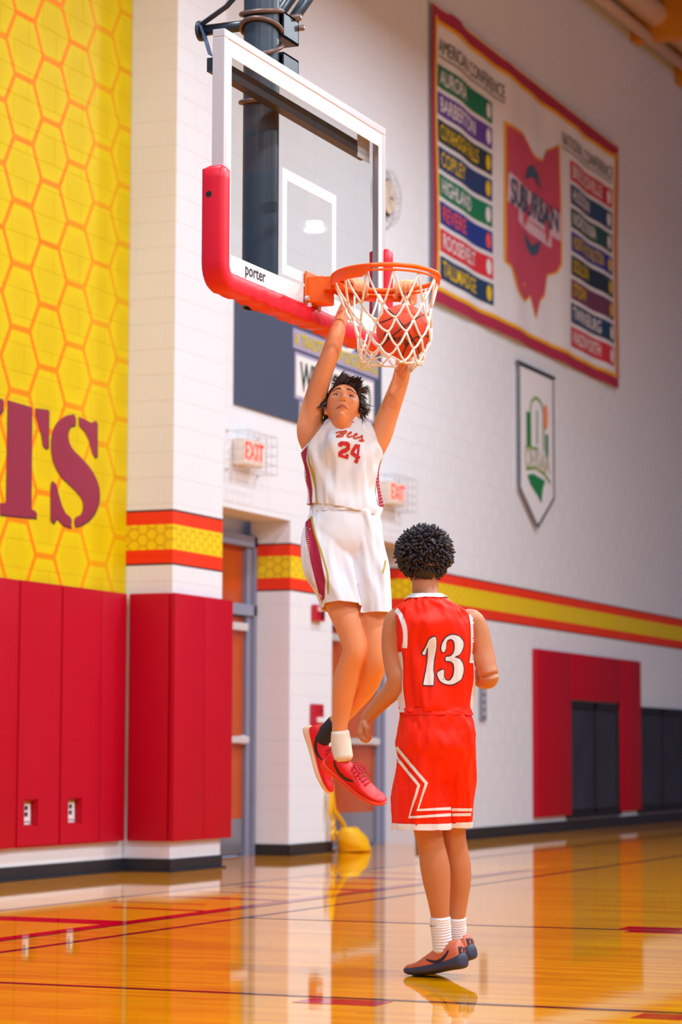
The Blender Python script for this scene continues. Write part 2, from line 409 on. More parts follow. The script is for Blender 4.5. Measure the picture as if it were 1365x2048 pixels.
# painted stencil letters on the mural
def zz(p): return on_wall(p[0]*.35165, 760+p[1]*.35165, WY-.004)
LET = {'T': [[(0, 700), (35, 700), (45, 115), (180, 155), (175, 732), (205, 748), (205, 785), (0, 765)],
             [(203, 160), (277, 170), (275, 380), (262, 390), (245, 375), (235, 310), (215, 240), (203, 205)], [(-20, 100), (17, 110), (15, 170), (-20, 215)]],
       'S': [smooth2d([(425, 200), (425, 255), (400, 262), (385, 300), (392, 350), (420, 400), (470, 450), (520, 510), (555, 580), (565, 660), (545, 740), (500, 800), (430, 832), (428, 785), (455, 770), (472, 740), (470, 690), (440, 640), (390, 590), (340, 540), (305, 470), (292, 400), (295, 320), (320, 250), (365, 210), (400, 198)], 3, True),
             [(450, 210), (480, 222), (515, 242), (530, 240), (540, 232), (552, 238), (552, 430), (540, 440), (527, 420), (510, 350), (480, 290), (450, 258)],
             [(288, 620), (292, 585), (300, 575), (318, 590), (330, 640), (350, 710), (375, 760), (403, 782), (403, 840), (360, 825), (335, 800), (322, 785), (303, 815), (288, 800)]]}
for k, polys in LET.items():
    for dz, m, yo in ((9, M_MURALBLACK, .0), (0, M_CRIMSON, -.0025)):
        bm = B()
        for pl in polys:
            f = [zz((x+dz*.6, y+dz)) + V((0, yo, 0)) for x, y in pl]
            hi = [bm.verts.new(p) for p in f]; lo = [bm.verts.new(p+V((0, .004, 0))) for p in f]
            bm.faces.new(hi)
            for i in range(len(hi)): bm.faces.new((hi[i], hi[(i+1) % len(hi)], lo[(i+1) % len(hi)], lo[i]))
        bm.normal_update(); bmesh.ops.triangulate(bm, faces=[f for f in bm.faces if len(f.verts) > 4], ngon_method='EAR_CLIP')
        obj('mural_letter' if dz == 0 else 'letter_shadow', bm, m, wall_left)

# ---- doors in their recesses
def door(name, x0, x1, label):
    y = WY+RD-.02; z1 = RZ-.0
    d = empty(name, (x0, y, 0)); tag(d, label, kind='structure')
    def part(nm, boxes, m, par=d, bev=.004):
        bm = B()
        for a, b in boxes: box(bm, V(a)-V((x0, y, 0)), V(b)-V((x0, y, 0)), bev)
        return obj(nm, bm, m, par)
    fz = 2.86
    part('door_frame', [((x0, y-.05, 0), (x0+.06, y+.07, fz)), ((x1-.06, y-.05, 0), (x1, y+.07, fz)), ((x0, y-.05, fz-.10), (x1, y+.07, fz)), ((x0, y-.05, 2.14), (x1, y+.07, 2.24)),
                        ((x1-.15, y-.02, 0), (x1-.06, y+.07, fz))], M_GREYMETAL)
    part('transom_panel', [((x0+.06, y+.03, 2.24), (x1-.1, y+.06, fz-.08))], M_WOODDOOR)
    mid = (x0+x1)/2
    for (a, b) in ((x0+.07, mid-.005), (mid+.005, x1-.15)):
        leaf = part('door_leaf', [((a, y+.02, .012), (b, y+.065, 2.13))], M_WOODDOOR)
        part('kick_plate', [((a+.01, y+.008, .02), (b-.01, y+.018, .33))], M_KICK, leaf)
        part('push_bar', [((a+.05, y-.06, 1.00), (b-.02, y-.02, 1.06)), ((b-.12, y-.03, .99), (b-.02, y+.02, 1.07))], M_ALU, leaf, .008)
        part('door_closer', [((a+.3, y-.05, 2.00), (b-.03, y+.02, 2.07))], M_ALU, leaf, .01)
    return d
door('door_1', R1[0]+.25, R1[1], 'wood veneer double door in grey frame beside the red padded pilaster')
door('door_2', R2[0], R2[1], 'wood veneer double door in grey frame behind the dunking player')
# ---- ceiling and far walls
M_DECK = mat('grey_roof_deck', (150, 146, 160), .7, noise=.1, nscale=3)
bm = B(); box(bm, (-4, -11, 11.0), (42, 9.4, 11.15)); ceiling = obj('ceiling', bm, M_DECK); tag(ceiling, 'pale roof deck high above the court', kind='structure')
M_GLULAM = mat('golden_timber_purlin', (214, 140, 20), .5, noise=.15, nscale=3)
for x in (6, 12, 18, 24.5, 31.35, 33.6, 36): 
    bm = B(); box(bm, (x, -11, 10.45 if x > 30 else 10.7), (x+.22, WY-.01, 11.0), .01); obj('roof_beam', bm, M_GLULAM, ceiling)
bm = B(); box(bm, (42, -11, 0), (42.2, 9.4, 11.1)); o = obj('wall_right', bm, mat('grey_block_wall', (140, 146, 184), .7, noise=.1)); tag(o, 'plain grey wall at the far end', kind='structure')

# ================================================================ THINGS ON THE WALLS
def wobj(name, bm, m=None, parent=None, smooth=False):
    """mesh in world coordinates; parented without moving it"""
    o = obj(name, bm, m, None, smooth)
    if parent is not None:
        o.parent = parent
        if parent.type == 'EMPTY': o.matrix_parent_inverse = Matrix.Translation(-V(parent.location))
    return o
def auto_smooth(o, ang=.6):
    me = o.data
    for p in me.polygons: p.use_smooth = True
    try: me.set_sharp_from_angle(angle=ang)
    except Exception: pass
    return o
# ---- wall pads
PZ0, PZ1 = .235, 2.145
def pad(a, b, label, group=None, hole=None):
    bm = B()
    if hole is None:
        box(bm, a, b, .014)
    else:
        (hx0, hx1, hz0, hz1) = hole; a, b = V(a), V(b)
        def rr(x0, x1, z0, z1, y): return [bm.verts.new(p) for p in ((x0, y, z0), (x1, y, z0), (x1, y, z1), (x0, y, z1))]
        of, ob_ = rr(a.x, b.x, a.z, b.z, a.y), rr(a.x, b.x, a.z, b.z, b.y); hf, hb = rr(hx0, hx1, hz0, hz1, a.y), rr(hx0, hx1, hz0, hz1, b.y)
        for i in range(4):
            j = (i+1) % 4
            bm.faces.new((of[i], of[j], hf[j], hf[i])); bm.faces.new((of[j], of[i], ob_[i], ob_[j])); bm.faces.new((hf[i], hf[j], hb[j], hb[i])); bm.faces.new((ob_[j], ob_[i], hb[i], hb[j]))
        es = [e for e in bm.edges if all(v in of for v in e.verts) or all(v in hf for v in e.verts)]
        bmesh.ops.bevel(bm, geom=es, offset=.012, segments=2, affect='EDGES')
    o = obj('wall_pad', bm, M_PADRED); auto_smooth(o, .5)
    return tag(o, label, 'wall pad', group)
ys, yb = 8.985, WY-.003
xs = [13.483, 14.103, 14.723, 15.343, 15.963, 16.583, 16.990]
G = 'red wall pads below the honeycomb mural'
lab = {2: 'red vinyl wall pad without a cutout, beside the pad with the left socket cutout', 3: 'red vinyl wall pad with socket cutout, further from the pilaster', 4: 'red vinyl wall pad with socket cutout, nearer the pilaster', 5: 'narrower plain red wall pad in the inner corner by the pilaster'}
for i in range(2, 6):
    hole = {3: (15.465, 15.634, .395, .565), 4: (16.107, 16.287, .395, .565)}.get(i)
    pad((xs[i]+.002, ys, PZ0), (xs[i+1]-.002, yb, PZ1), lab[i], G, hole)
pad((PX0-.055, PY+.002, PZ0), (PX0-.003, ys-.004, PZ1), 'red wall pad on the shaded side face of the pilaster', G)
pad((PX0-.055, PY-.055, PZ0), (17.528, PY-.003, PZ1), 'red wall pad on the pilaster front, next to its outer corner', G)
pad((17.532, PY-.055, PZ0), (18.047, PY-.003, PZ1), 'red wall pad on the pilaster front, overhanging toward the door', G)
M_PLATE = mat('white_cover_plate', (236, 232, 236), .4)
for x, nm in ((15.55, 'white socket plate seen through the cutout further from the pilaster'), (16.2, 'white socket plate seen through the cutout nearer the pilaster')):
    e = empty('electrical_outlet', (x, WY-.01, .4)); tag(e, nm, 'outlet')
    bm = B(); box(bm, (x-.06, WY-.012, .42), (x+.06, WY-.002, .545), .003); wobj('cover_plate', bm, M_PLATE, e)
    bm = B()
    for z in (.455, .50): box(bm, (x-.02, WY-.016, z), (x+.02, WY-.01, z+.03), .002)
    wobj('socket', bm, M_BLACKBASE, e)
# padded surround of the return air grilles
pt, pl, pr, pb = 2.12, 27.05, 31.38, .185
G = 'red pads around the dark floor-level grille'
pad((pl, WY-.06, pb), (28.36, WY-.003, pt), 'tall red pad at the near side of the dark grille surround', G)
pad((28.362, WY-.06, 1.56), (30.46, WY-.003, pt), 'red pad above the dark grille', G)
pad((30.462, WY-.06, pb), (pr, WY-.003, pt), 'narrow red pad between the two dark grilles', G)
M_GRILLE = mat('dark_grille_mesh', (74, 70, 84), .5, noise=.35, nscale=2.5); M_GRFRAME = mat('black_grille_frame', (22, 22, 28), .5)
def grille(x0, x1, z0, z1, label):
    e = empty('air_grille', (x0, WY, z0)); tag(e, label, 'grille')
    mid = (x0+x1)/2
    bm = B()
    for a, b in (((x0, z0), (x1, z0+.05)), ((x0, z1-.09), (x1, z1)), ((x0, z0), (x0+.06, z1)), ((x1-.06, z0), (x1, z1)), ((mid-.05, z0), (mid+.05, z1))):
        box(bm, (a[0], WY-.035, a[1]), (b[0], WY-.002, b[1]), .004)
    wobj('frame', bm, M_GRFRAME, e)
    for a, b in ((x0+.06, mid-.05), (mid+.05, x1-.06)):
        bm = B(); box(bm, (a, WY-.006, z0+.05), (b, WY-.003, z1-.09)); back = wobj('panel', bm, M_GRFRAME, e)
        bm = B(); z = z0+.065
        while z < z1-.1:
            vs = [bm.verts.new(p) for p in ((a, WY-.024, z), (b, WY-.024, z), (b, WY-.008, z+.022), (a, WY-.008, z+.022))]; bm.faces.new(vs); z += .026
        o = wobj('louvre_blades', bm, M_GRILLE, back); tag(o, kind='stuff')
    bm = B(); box(bm, (x0-.08, WY-.05, z0-.05), (x1+.04, WY-.003, z0), .004); wobj('sill', bm, M_GRFRAME, e)
grille(28.37, 30.45, .19, 1.545, 'dark louvred grille with two panels, framed by red pads')
grille(31.42, 33.6, .19, 1.53, 'dark louvred grille with two panels set in the plain white wall')
# ---- exit signs in wire guards
M_SIGNBODY = mat('cream_sign_housing', (240, 226, 208), .45); M_REDGLOW = mat('red_exit_letter', (255, 70, 40), .4, emis=(255, 60, 30), estr=.7); M_WIRE = mat('white_guard_wire', (206, 200, 206), .4)
def exit_sign(x, z, label):
    e = empty('exit_sign', (x, WY, z)); tag(e, label, 'exit sign')
    w, h, d = .19, .115, .12
    bm = B(); box(bm, (x-w, WY-d, z-h), (x+w, WY-.002, z+h), .012); auto_smooth(wobj('housing', bm, M_SIGNBODY, e), .5)
    bm = B(); vs, fs = text_polys('EXIT', .22, .002, 0, .85); add_flat(bm, vs, fs, lambda a, b: V((x+a, WY-d-.003, z+b+.0)))
    r = bmesh.ops.solidify(bm, geom=bm.faces[:], thickness=.003); wobj('lettering', bm, M_REDGLOW, e)
    bm = B(); W, H, D = .30, .165, .20; t = .0035
    for k in range(5):
        zz_ = z-H+2*H*k/4; tube(bm, [(x-W, WY-.004, zz_), (x-W, WY-D, zz_), (x+W, WY-D, zz_), (x+W, WY-.004, zz_)], t, 5)
    for k in range(6):
        xx = x-W+2*W*k/5; tube(bm, [(xx, WY-.004, z-H), (xx, WY-D, z-H), (xx, WY-D, z+H), (xx, WY-.004, z+H)], t, 5)
    for s in (-1, 1):
        tube(bm, [(x+s*W, WY-D*.5, z-H), (x+s*W, WY-D*.5, z+H)], t, 5)
        for q in (-1, 1): tube(bm, [(x+s*(W+.01), WY-.012, z+q*H), (x+s*(W+.01), WY-.002, z+q*H)], .014, 8)
    wobj('wire_guard', bm, M_WIRE, e)
exit_sign(19.17, 3.49, 'red EXIT sign in wire guard above the door by the red padded pilaster')
exit_sign(22.55, 3.47, 'red EXIT sign in wire guard partly behind the dunking player')
# ---- fire alarm devices
M_ALARM = mat('red_alarm_plastic', (196, 18, 44), .35); M_CLEAR = mat('pale_strobe_lens', (236, 200, 206), .2)
e = empty('alarm_strobe', (20.78, WY, 2.2)); tag(e, 'red fire alarm strobe under the stripe band', 'alarm')
bm = B(); box(bm, (20.68, WY-.055, 2.12), (20.89, WY-.003, 2.27), .012); wobj('housing', bm, M_ALARM, e)
bm = B(); box(bm, (20.70, WY-.085, 2.205), (20.77, WY-.05, 2.25), .01); wobj('lens', bm, M_CLEAR, e)
bm = B()
for k in range(3): box(bm, (20.79+.028*k, WY-.06, 2.14), (20.80+.028*k, WY-.05, 2.25))
wobj('horn_slot', bm, M_GRFRAME, e)
e = empty('alarm_pull_station', (20.8, WY, 1.25)); tag(e, 'red fire alarm pull station with white handle, below the strobe', 'alarm')
bm = B(); box(bm, (20.66, WY-.05, 1.13), (20.88, WY-.003, 1.36), .01); wobj('housing', bm, M_ALARM, e)
bm = B(); box(bm, (20.71, WY-.07, 1.19), (20.84, WY-.045, 1.24), .008); wobj('handle', bm, M_PLATE, e)
bm = B(); tube(bm, [(20.82, WY-.055, 1.30), (20.82, WY-.045, 1.30)], .015, 10); wobj('lock', bm, M_GRFRAME, e)
# ---- vertical switch plate
e = empty('switch_panel', (25.31, WY, 1.28)); tag(e, 'grey vertical switch plate on the white wall beside the jersey 13 player', 'switch')
bm = B(); box(bm, (25.22, WY-.03, 1.27), (25.41, WY-.002, 1.66), .006); wobj('plate', bm, mat('grey_switch_plate', (138, 142, 156), .4), e)
for k in range(4):
    bm = B(); box(bm, (25.28, WY-.045, 1.32+.08*k), (25.35, WY-.028, 1.37+.08*k), .004); wobj('switch', bm, mat('dull_switch_key', (190, 176, 190), .4), e)
# ---- caged clock
cx, cz = 22.42, 6.43
e = empty('wall_clock', (cx, WY, cz)); tag(e, 'round clock in a wire guard, behind the glass backboard', 'clock')
bm = B(); tube(bm, [(cx, WY-.003, cz), (cx, WY-.06, cz), (cx, WY-.07, cz)], [.19, .19, .175], 32); auto_smooth(wobj('case', bm, M_GRFRAME, e), .5)
bm = B(); tube(bm, [(cx, WY-.068, cz), (cx, WY-.073, cz)], .168, 32); face = wobj('dial', bm, mat('cream_clock_dial', (236, 214, 190), .4), e)
bm = B(); box(bm, (cx-.008, WY-.08, cz), (cx+.008, WY-.075, cz+.10)); wobj('hour_hand', bm, M_GRFRAME, face)
bm = B(); box(bm, (cx, WY-.08, cz-.006), (cx+.13, WY-.076, cz+.006)); wobj('minute_hand', bm, M_GRFRAME, face)
bm = B()
X, Z = V((1, 0, 0)), V((0, 0, 1))
tube(bm, ring_pts((cx, WY-.01, cz), X, Z, .30), .006, 6, True); tube(bm, ring_pts((cx, WY-.09, cz), X, Z, .27), .005, 6, True); tube(bm, ring_pts((cx, WY-.14, cz), X, Z, .16), .005, 6, True)
for k in range(10):
    a = 2*PI*k/10; d = X*math.cos(a)+Z*math.sin(a); c = V((cx, WY, cz))
    tube(bm, [c+d*.30+V((0, -.01, 0)), c+d*.27+V((0, -.09, 0)), c+d*.16+V((0, -.14, 0)), c+V((0, -.15, 0))], .004, 5)
wobj('wire_guard', bm, M_WIRE, e)

# ================================================================ BANNERS AND SIGN
M_CLOTHW = mat('white_banner_cloth', (240, 238, 246), .75, bump=.05, bscale=20)
def cm(name, rgb, r=.75): return mat(name, rgb, r)
C_CRIM = cm('crimson_banner_print', (176, 40, 78)); C_GOLD = cm('gold_banner_print', (246, 176, 0)); C_INK = cm('dark_banner_print', (60, 66, 78))
class Cloth:
    """hanging sheet: local (s, t) metres from the lower left corner, gentle folds"""
    def __init__(s, x0, z0, w, h, amp=.02): s.x0, s.z0, s.w, s.h, s.amp = x0, z0, w, h, amp
    def fold(s, a, b):
        return s.amp*(math.sin(a*3.1+.4*math.sin(b*1.7))*.5+math.sin(a*7.3+b*.8)*.28+math.sin(b*2.3+a)*.3)
    def pt(s, a, b, off=0.0): return V((s.x0+a, WY-.045-s.fold(a, b)-off, s.z0+b))
    def sheet(s, bm, a0, a1, b0, b1, off=0.0, na=None, nb=None):
        na = na or max(1, int((a1-a0)/.12)); nb = nb or max(1, int((b1-b0)/.12))
        g = [[bm.verts.new(s.pt(a0+(a1-a0)*i/na, b0+(b1-b0)*j/nb, off)) for j in range(nb+1)] for i in range(na+1)]
        for i in range(na):
            for j in range(nb): bm.faces.new((g[i][j], g[i+1][j], g[i+1][j+1], g[i][j+1]))
    def flat(s, bm, vs, fs, ox, oy, off):
        add_flat(bm, vs, fs, lambda a, b: s.pt(ox+a, oy+b, off))
def thick(bm, d=.004): bmesh.ops.solidify(bm, geom=bm.faces[:], thickness=d)
# ---- large conference banner
bw, bh = 6.77, 3.2
K = Cloth(23.68, 5.61, bw, bh, .03)
ban = empty('conference_banner', (K.x0, WY-.04, K.z0)); tag(ban, 'large white banner with crimson border, coloured name bars and a crimson state outline', 'banner')
bm = B(); K.sheet(bm, 0, bw, 0, bh); wobj('cloth', bm, M_CLOTHW, ban, True)
bm = B(); t = .125
for q in ((0, bw, 0, t), (0, bw, bh-t-.03, bh), (0, .085, t, bh-t), (bw-.085, bw, t, bh-t)): K.sheet(bm, *q, off=.006)
auto_smooth(wobj('border', bm, C_CRIM, ban), 1.2)
bm = B(); g1 = .045
for q in ((.085, bw-.085, t, t+g1), (.085, bw-.085, bh-t-.03-g1, bh-t-.03), (.085, .145, t, bh-t), (bw-.145, bw-.085, t, bh-t)): K.sheet(bm, *q, off=.010)
auto_smooth(wobj('gold_edge', bm, C_GOLD, ban), 1.2)
C_WHITE = cm('white_banner_letter', (244, 236, 244)); C_YELL = cm('yellow_banner_letter', (238, 200, 30)); C_PINK = cm('coral_banner_letter', (250, 90, 100))
def bars(xa, xb, top, hgt, gap, rows):
    for i, (nm, rgb, lm, num) in enumerate(rows):
        b1 = top-i*(hgt+gap); b0 = b1-hgt
        m_ = cm('bar_'+nm.lower().replace(' ', '_'), rgb)
        bm = B(); K.sheet(bm, xa, xb, b0, b1, off=.006); bar = wobj('name_bar', bm, m_, ban)
        bm = B(); n = len(nm); tw = min((xb-xa)*.72, .115*n+.1)
        vs, fs = text_polys(nm, 1.0, .012, align='LEFT')
        mx = max(v[0] for v in vs); my0 = min(v[1] for v in vs); my1 = max(v[1] for v in vs)
        sc = hgt*.66/(my1-my0)
        vs = [(v[0]/mx*tw, (v[1]-my0)*sc) for v in vs]
        K.flat(bm, vs, fs, xa+.06, b0+hgt*.17, .012); wobj('lettering', bm, lm, bar)
        bm = B(); vs = [(.09*math.cos(a)*.8, .09*math.sin(a)) for a in [2*PI*k/14 for k in range(14)]]; K.flat(bm, *poly2d(vs), xb-.14, (b0+b1)/2, .012); wobj('badge', bm, lm, bar)
GRN, NAVY = (18, 120, 84), (30, 62, 110)
bars(.18, 1.91, 2.57, .245, .050, [('AURORA', GRN, C_WHITE, 0), ('BARBERTON', (96, 62, 160), C_WHITE, 0), ('CUYAHOGA FALLS', (40, 54, 66), C_YELL, 0), ('COPLEY', (38, 62, 116), C_YELL, 0), ('HIGHLAND', (14, 128, 88), C_WHITE, 0), ('REVERE', (30, 60, 150), C_PINK, 0), ('ROOSEVELT', (226, 48, 62), C_WHITE, 0), ('TALLMADGE', (30, 62, 104), C_YELL, 0)])
bars(4.79, 6.56, 2.57, .245, .05, [('BRECKSVILLE', (206, 50, 70), C_WHITE, 0), ('HUDSON', (40, 72, 118), C_WHITE, 0), ('NORDONIA', (36, 86, 84), C_WHITE, 0), ('NORTH ROYALTON', (40, 60, 160), C_YELL, 0), ('SOLON', (30, 52, 78), C_YELL, 0), ('STOW', (112, 58, 96), C_YELL, 0), ('TWINSBURG', (26, 66, 106), C_WHITE, 0), ('WADSWORTH', (212, 50, 66), C_WHITE, 0)])
for s_, xa, zb, tw in (('AMERICAN CONFERENCE', .20, 2.70, 2.1), ('NATIONAL CONFERENCE', 4.46, 2.70, 2.1)):
    bm = B(); vs, fs = text_polys(s_, 1.0, .0, align='LEFT'); mx = max(v[0] for v in vs); my0 = min(v[1] for v in vs); my1 = max(v[1] for v in vs)
    vs = [(v[0]/mx*tw, (v[1]-my0)/(my1-my0)*.16) for v in vs]; K.flat(bm, vs, fs, xa, zb, .010); wobj('title_lettering', bm, C_INK, ban)['kind'] = 'stuff'
    bm = B(); K.sheet(bm, xa, xa+tw, zb-.045, zb-.03, off=.008); wobj('title_rule', bm, C_INK, ban)
# state outline
OH = [(2.083, 2.455), (2.772, 2.486), (2.988, 2.40), (3.134, 2.332), (3.32, 2.315), (3.603, 2.349), (3.739, 2.501), (4.179, 2.665), (4.181, 1.175), (4.042, 1.051), (3.713, .955), (3.66, .80), (3.614, .685), (3.462, .617), (3.309, .365), (3.11, .609), (2.926, .507), (2.675, .534), (2.516, .605), (2.343, .805), (2.118, .838)]
OH = [(a+.18, b) for a, b in OH]
cxo, czo = sum(p[0] for p in OH)/len(OH), sum(p[1] for p in OH)/len(OH)
for nm, k, m_, off in (('outline_gold', 1.0, C_GOLD, .007), ('outline_fill', .945, cm('rose_banner_print', (206, 78, 108)), .011)):
    bm = B(); vs = [(cxo+(a-cxo)*k*(1 if k == 1 else .985), czo+(b-czo)*(k if k == 1 else .965)) for a, b in OH]
    f = bm.faces.new([bm.verts.new((a, 0, b)) for a, b in vs]); bm.normal_update(); bmesh.ops.triangulate(bm, faces=[f], ngon_method='EAR_CLIP')
    bmesh.ops.subdivide_edges(bm, edges=[e for e in bm.edges if e.calc_length() > .3], cuts=2, use_grid_fill=False); bmesh.ops.triangulate(bm, faces=bm.faces[:])
    for v in bm.verts: v.co = K.pt(v.co.x, v.co.z, off)
    wobj(nm, bm, m_, ban)
C_PALE = cm('pale_emblem_print', (226, 196, 214)); C_TEAL = cm('teal_emblem_print', (66, 90, 120))
bm = B()
for vs, fs in (stroke2d(smooth2d([(2.38, 1.72), (3.33, 1.66), (4.30, 1.62)], 14), .34), stroke2d(smooth2d([(2.75, 1.46), (3.4, 1.40), (4.0, 1.38)], 12), .13)): K.flat(bm, vs, fs, 0, 0, .014)
wobj('emblem_ribbon', bm, C_PALE, ban)
bm = B(); vs, fs = text_polys('SUBURBAN', .42, .008, 0, .84); K.flat(bm, vs, fs, 3.33, 1.67, .024); wobj('emblem_lettering', bm, C_TEAL, ban)
for pl_ in ([(3.0, 1.90), (3.12, 2.08), (3.3, 2.14), (3.5, 2.08), (3.62, 1.92), (3.3, 2.0)], [(3.0, 1.30), (3.12, 1.12), (3.3, 1.06), (3.5, 1.12), (3.62, 1.30), (3.3, 1.18)]):
    bm = B(); K.flat(bm, *poly2d(pl_), 0, .03, .018); bm.normal_update(); bmesh.ops.triangulate(bm, faces=bm.faces[:], ngon_method='EAR_CLIP'); wobj('emblem_arc', bm, C_TEAL, ban)
bm = B(); tube(bm, [K.pt(0, bh-.01), K.pt(bw, bh-.01)], .02, 8); wobj('hanging_rod', bm, M_WIRE, ban)
# ---- pennant banner
px0, px1 = 26.47, 27.80; pw = px1-px0; pz = 3.50; ph = 1.885
K2 = Cloth(px0, pz, pw, ph, .006)
pen = empty('pennant_banner', (px0, WY-.04, pz)); tag(pen, 'pointed white pennant with dark edge and green OHSAA emblem', 'banner')
out = [(0, ph), (0, .42), (pw/2, 0), (pw, .42), (pw, ph)]
def fill(bm, pts, kk, off):
    f = bm.faces.new([bm.verts.new((a, 0, b)) for a, b in pts]); bm.normal_update(); bmesh.ops.triangulate(bm, faces=[f], ngon_method='EAR_CLIP')
    for _ in range(2): bmesh.ops.subdivide_edges(bm, edges=[e for e in bm.edges if e.calc_length() > .25], cuts=1)
    bmesh.ops.triangulate(bm, faces=bm.faces[:])
    for v in bm.verts: v.co = kk.pt(v.co.x, v.co.z, off)
bm = B(); fill(bm, out, K2, 0.0); wobj('cloth', bm, M_CLOTHW, pen)
bm = B(); ins = [(.03, ph-.03), (.03, .43), (pw/2, .035), (pw-.03, .43), (pw-.03, ph-.03)]
K2.flat(bm, *stroke2d(ins, .05, True), 0, 0, .005); wobj('edge_band', bm, C_INK, pen)
C_GREEN = cm('green_pennant_print', (16, 130, 76)); C_LGREEN = cm('light_green_pennant_print', (120, 160, 40)); C_FLAME = cm('peach_pennant_print', (246, 150, 110))
bm = B(); K2.flat(bm, *poly2d([(.27, .93), (.40, .93), (.40, 1.34), (.27, 1.34)]), 0, 0, .006); K2.flat(bm, *poly2d([(.98, .88), (1.08, .88), (1.08, 1.16), (.98, 1.16)]), 0, 0, .006)
K2.flat(bm, *poly2d([(.28, .60), (.50, .64), (.95, .60), (.86, .50), (.80, .32), (.66, .40), (.40, .50)]), 0, 0, .006); wobj('emblem_green', bm, C_GREEN, pen)
bm = B(); arch = [(.42, .95), (.42, 1.38)]+[(.66-.24*math.cos(PI*k/10), 1.38+.16*math.sin(PI*k/10)) for k in range(11)]+[(.90, .95)]
K2.flat(bm, *stroke2d(arch, .035), 0, 0, .007); K2.flat(bm, *stroke2d([(.66, 1.0), (.66, 1.40)], .04), 0, 0, .007); K2.flat(bm, *stroke2d([(.24, .67), (.6, .72), (.9, .68), (1.15, .60)], .035), 0, 0, .008); K2.flat(bm, *stroke2d([(.22, .92), (.7, .95)], .03), 0, 0, .008); wobj('emblem_outline', bm, C_LGREEN, pen)
bm = B(); K2.flat(bm, *poly2d([(.98+.09*math.cos(a), 1.36+.15*math.sin(a)) for a in [2*PI*k/16 for k in range(16)]]), 0, 0, .009); wobj('emblem_flame', bm, C_FLAME, pen)
bm = B(); vs, fs = text_polys('OHSAA', .32, .004, 0, .88); K2.flat(bm, vs, fs, .66, .80, .009); wobj('emblem_lettering', bm, cm('cream_green_letter', (206, 196, 170)), pen)
bm = B(); tube(bm, [K2.pt(-.02, ph-.01), K2.pt(pw+.02, ph-.01)], .02, 8); wobj('hanging_rod', bm, C_INK, pen)
# ---- slate welcome sign
sx0, sx1, sz0, sz1 = 18.99, 22.36, 3.90, 5.15; sy = WY-.02
M_SLATE = mat('slate_blue_sign_print', (76, 84, 108), .5, noise=.06, nscale=3); C_SY = cm('mustard_sign_letter', (216, 190, 20), .5); C_SW = cm('white_sign_panel', (244, 238, 236), .5); C_SK = cm('charcoal_sign_letter', (46, 50, 54), .5); C_LIL = cm('lilac_sign_edge', (176, 164, 196), .5)
sg = empty('wall_sign', (sx0, WY, sz0)); tag(sg, 'slate blue sign with yellow lines and a white lettered panel, behind the hoop', 'sign')
bm = B(); box(bm, (sx0, sy, sz0), (sx1, WY-.002, sz1), .004); wobj('board', bm, M_SLATE, sg)
def sflat(nm, vs, fs, ox, oz, off, m_, par=sg):
    bm = B(); add_flat(bm, vs, fs, lambda a, b: V((sx0+ox+a, sy-off, sz0+oz+b))); return wobj(nm, bm, m_, par)
def sbox(nm, a, b, off, m_, par=sg):
    bm = B(); box(bm, (sx0+a[0], sy-off, sz0+a[1]), (sx0+b[0], sy-.001, sz0+b[1])); return wobj(nm, bm, m_, par)
e1 = sbox('panel_edge', (1.25, .22), (3.16, .65), .004, C_LIL); sbox('white_panel', (1.28, .25), (3.13, .62), .008, C_SW)
vs, fs = text_polys('WELCOME TO', 1.0, .02, 0, 1, 'LEFT'); mx = max(v[0] for v in vs); a0 = min(v[1] for v in vs); a1 = max(v[1] for v in vs)
sflat('panel_lettering', [(v[0]/mx*1.70, (v[1]-a0)/(a1-a0)*.28) for v in vs], fs, 1.36, .295, .012, C_SK)
for s_, xa, za, tw, th in (('A TRADITION OF EXCELLENCE', 1.24, .71, 2.0, .12), ('THE', 1.38, .05, .62, .13), ('HIVE', 2.14, .05, .86, .13)):
    vs, fs = text_polys(s_, 1.0, .03, 0, 1, 'LEFT'); mx = max(v[0] for v in vs); a0 = min(v[1] for v in vs); a1 = max(v[1] for v in vs)
    vs = [(v[0]/mx*tw, (v[1]-a0)/(a1-a0)*th) for v in vs]
    sbox('text_edge', (xa-.03, za-.03), (xa+tw+.03, za+th+.03), .003, C_LIL); sflat('sign_lettering', vs, fs, xa, za, .008, C_SY)
bm = B()
for r_, w_ in ((.36, .05), (.27, .03)):
    vs, fs = stroke2d([(2.42+r_*math.cos(2*PI*k/40), 1.16+r_*.9*math.sin(2*PI*k/40)-.0) for k in range(40)], w_, True)
    vs = [(a, min(b, 1.24)) for a, b in vs]
    add_flat(bm, vs, fs, lambda a, b: V((sx0+a, sy-.006, sz0+b)))
wobj('ring_emblem', bm, C_SW, sg)
# ---- yellow cord bundle hanging at the column corner
M_CORD = mat('yellow_cord_jacket', (250, 186, 0), .45)
cb = empty('cord_bundle', (21.2, WY-.1, 0)); tag(cb, 'yellow cord bundle hanging down the column and heaped on the floor', 'cord')
bm = B(); q = lambda u, v: on_wall(u, v, WY-.06)
tube(bm, [V(p[:3]) for p in catmull([tuple(q(663, 1570)), tuple(q(665, 1595)), tuple(q(669, 1620)), tuple(q(682, 1640)), tuple(q(690, 1655)), tuple(q(684, 1664)), tuple(q(674, 1668)), tuple(q(684, 1676)), tuple(q(698, 1684)), tuple(q(701, 1695)), tuple(q(694, 1704))], 5)], .022, 8); wobj('cord', bm, M_CORD, cb, True)
bm = B(); tube(bm, [V(p[:3]) for p in catmull([tuple(q(662, 1580)), tuple(q(661, 1625)), tuple(q(667, 1640)), tuple(q(665, 1652)), tuple(q(669, 1657)), tuple(q(664, 1668)), tuple(q(668, 1680))], 5)], .018, 8); wobj('cord', bm, M_CORD, cb, True)
c0 = V((21.33, WY-.17, .0)); bm = B()
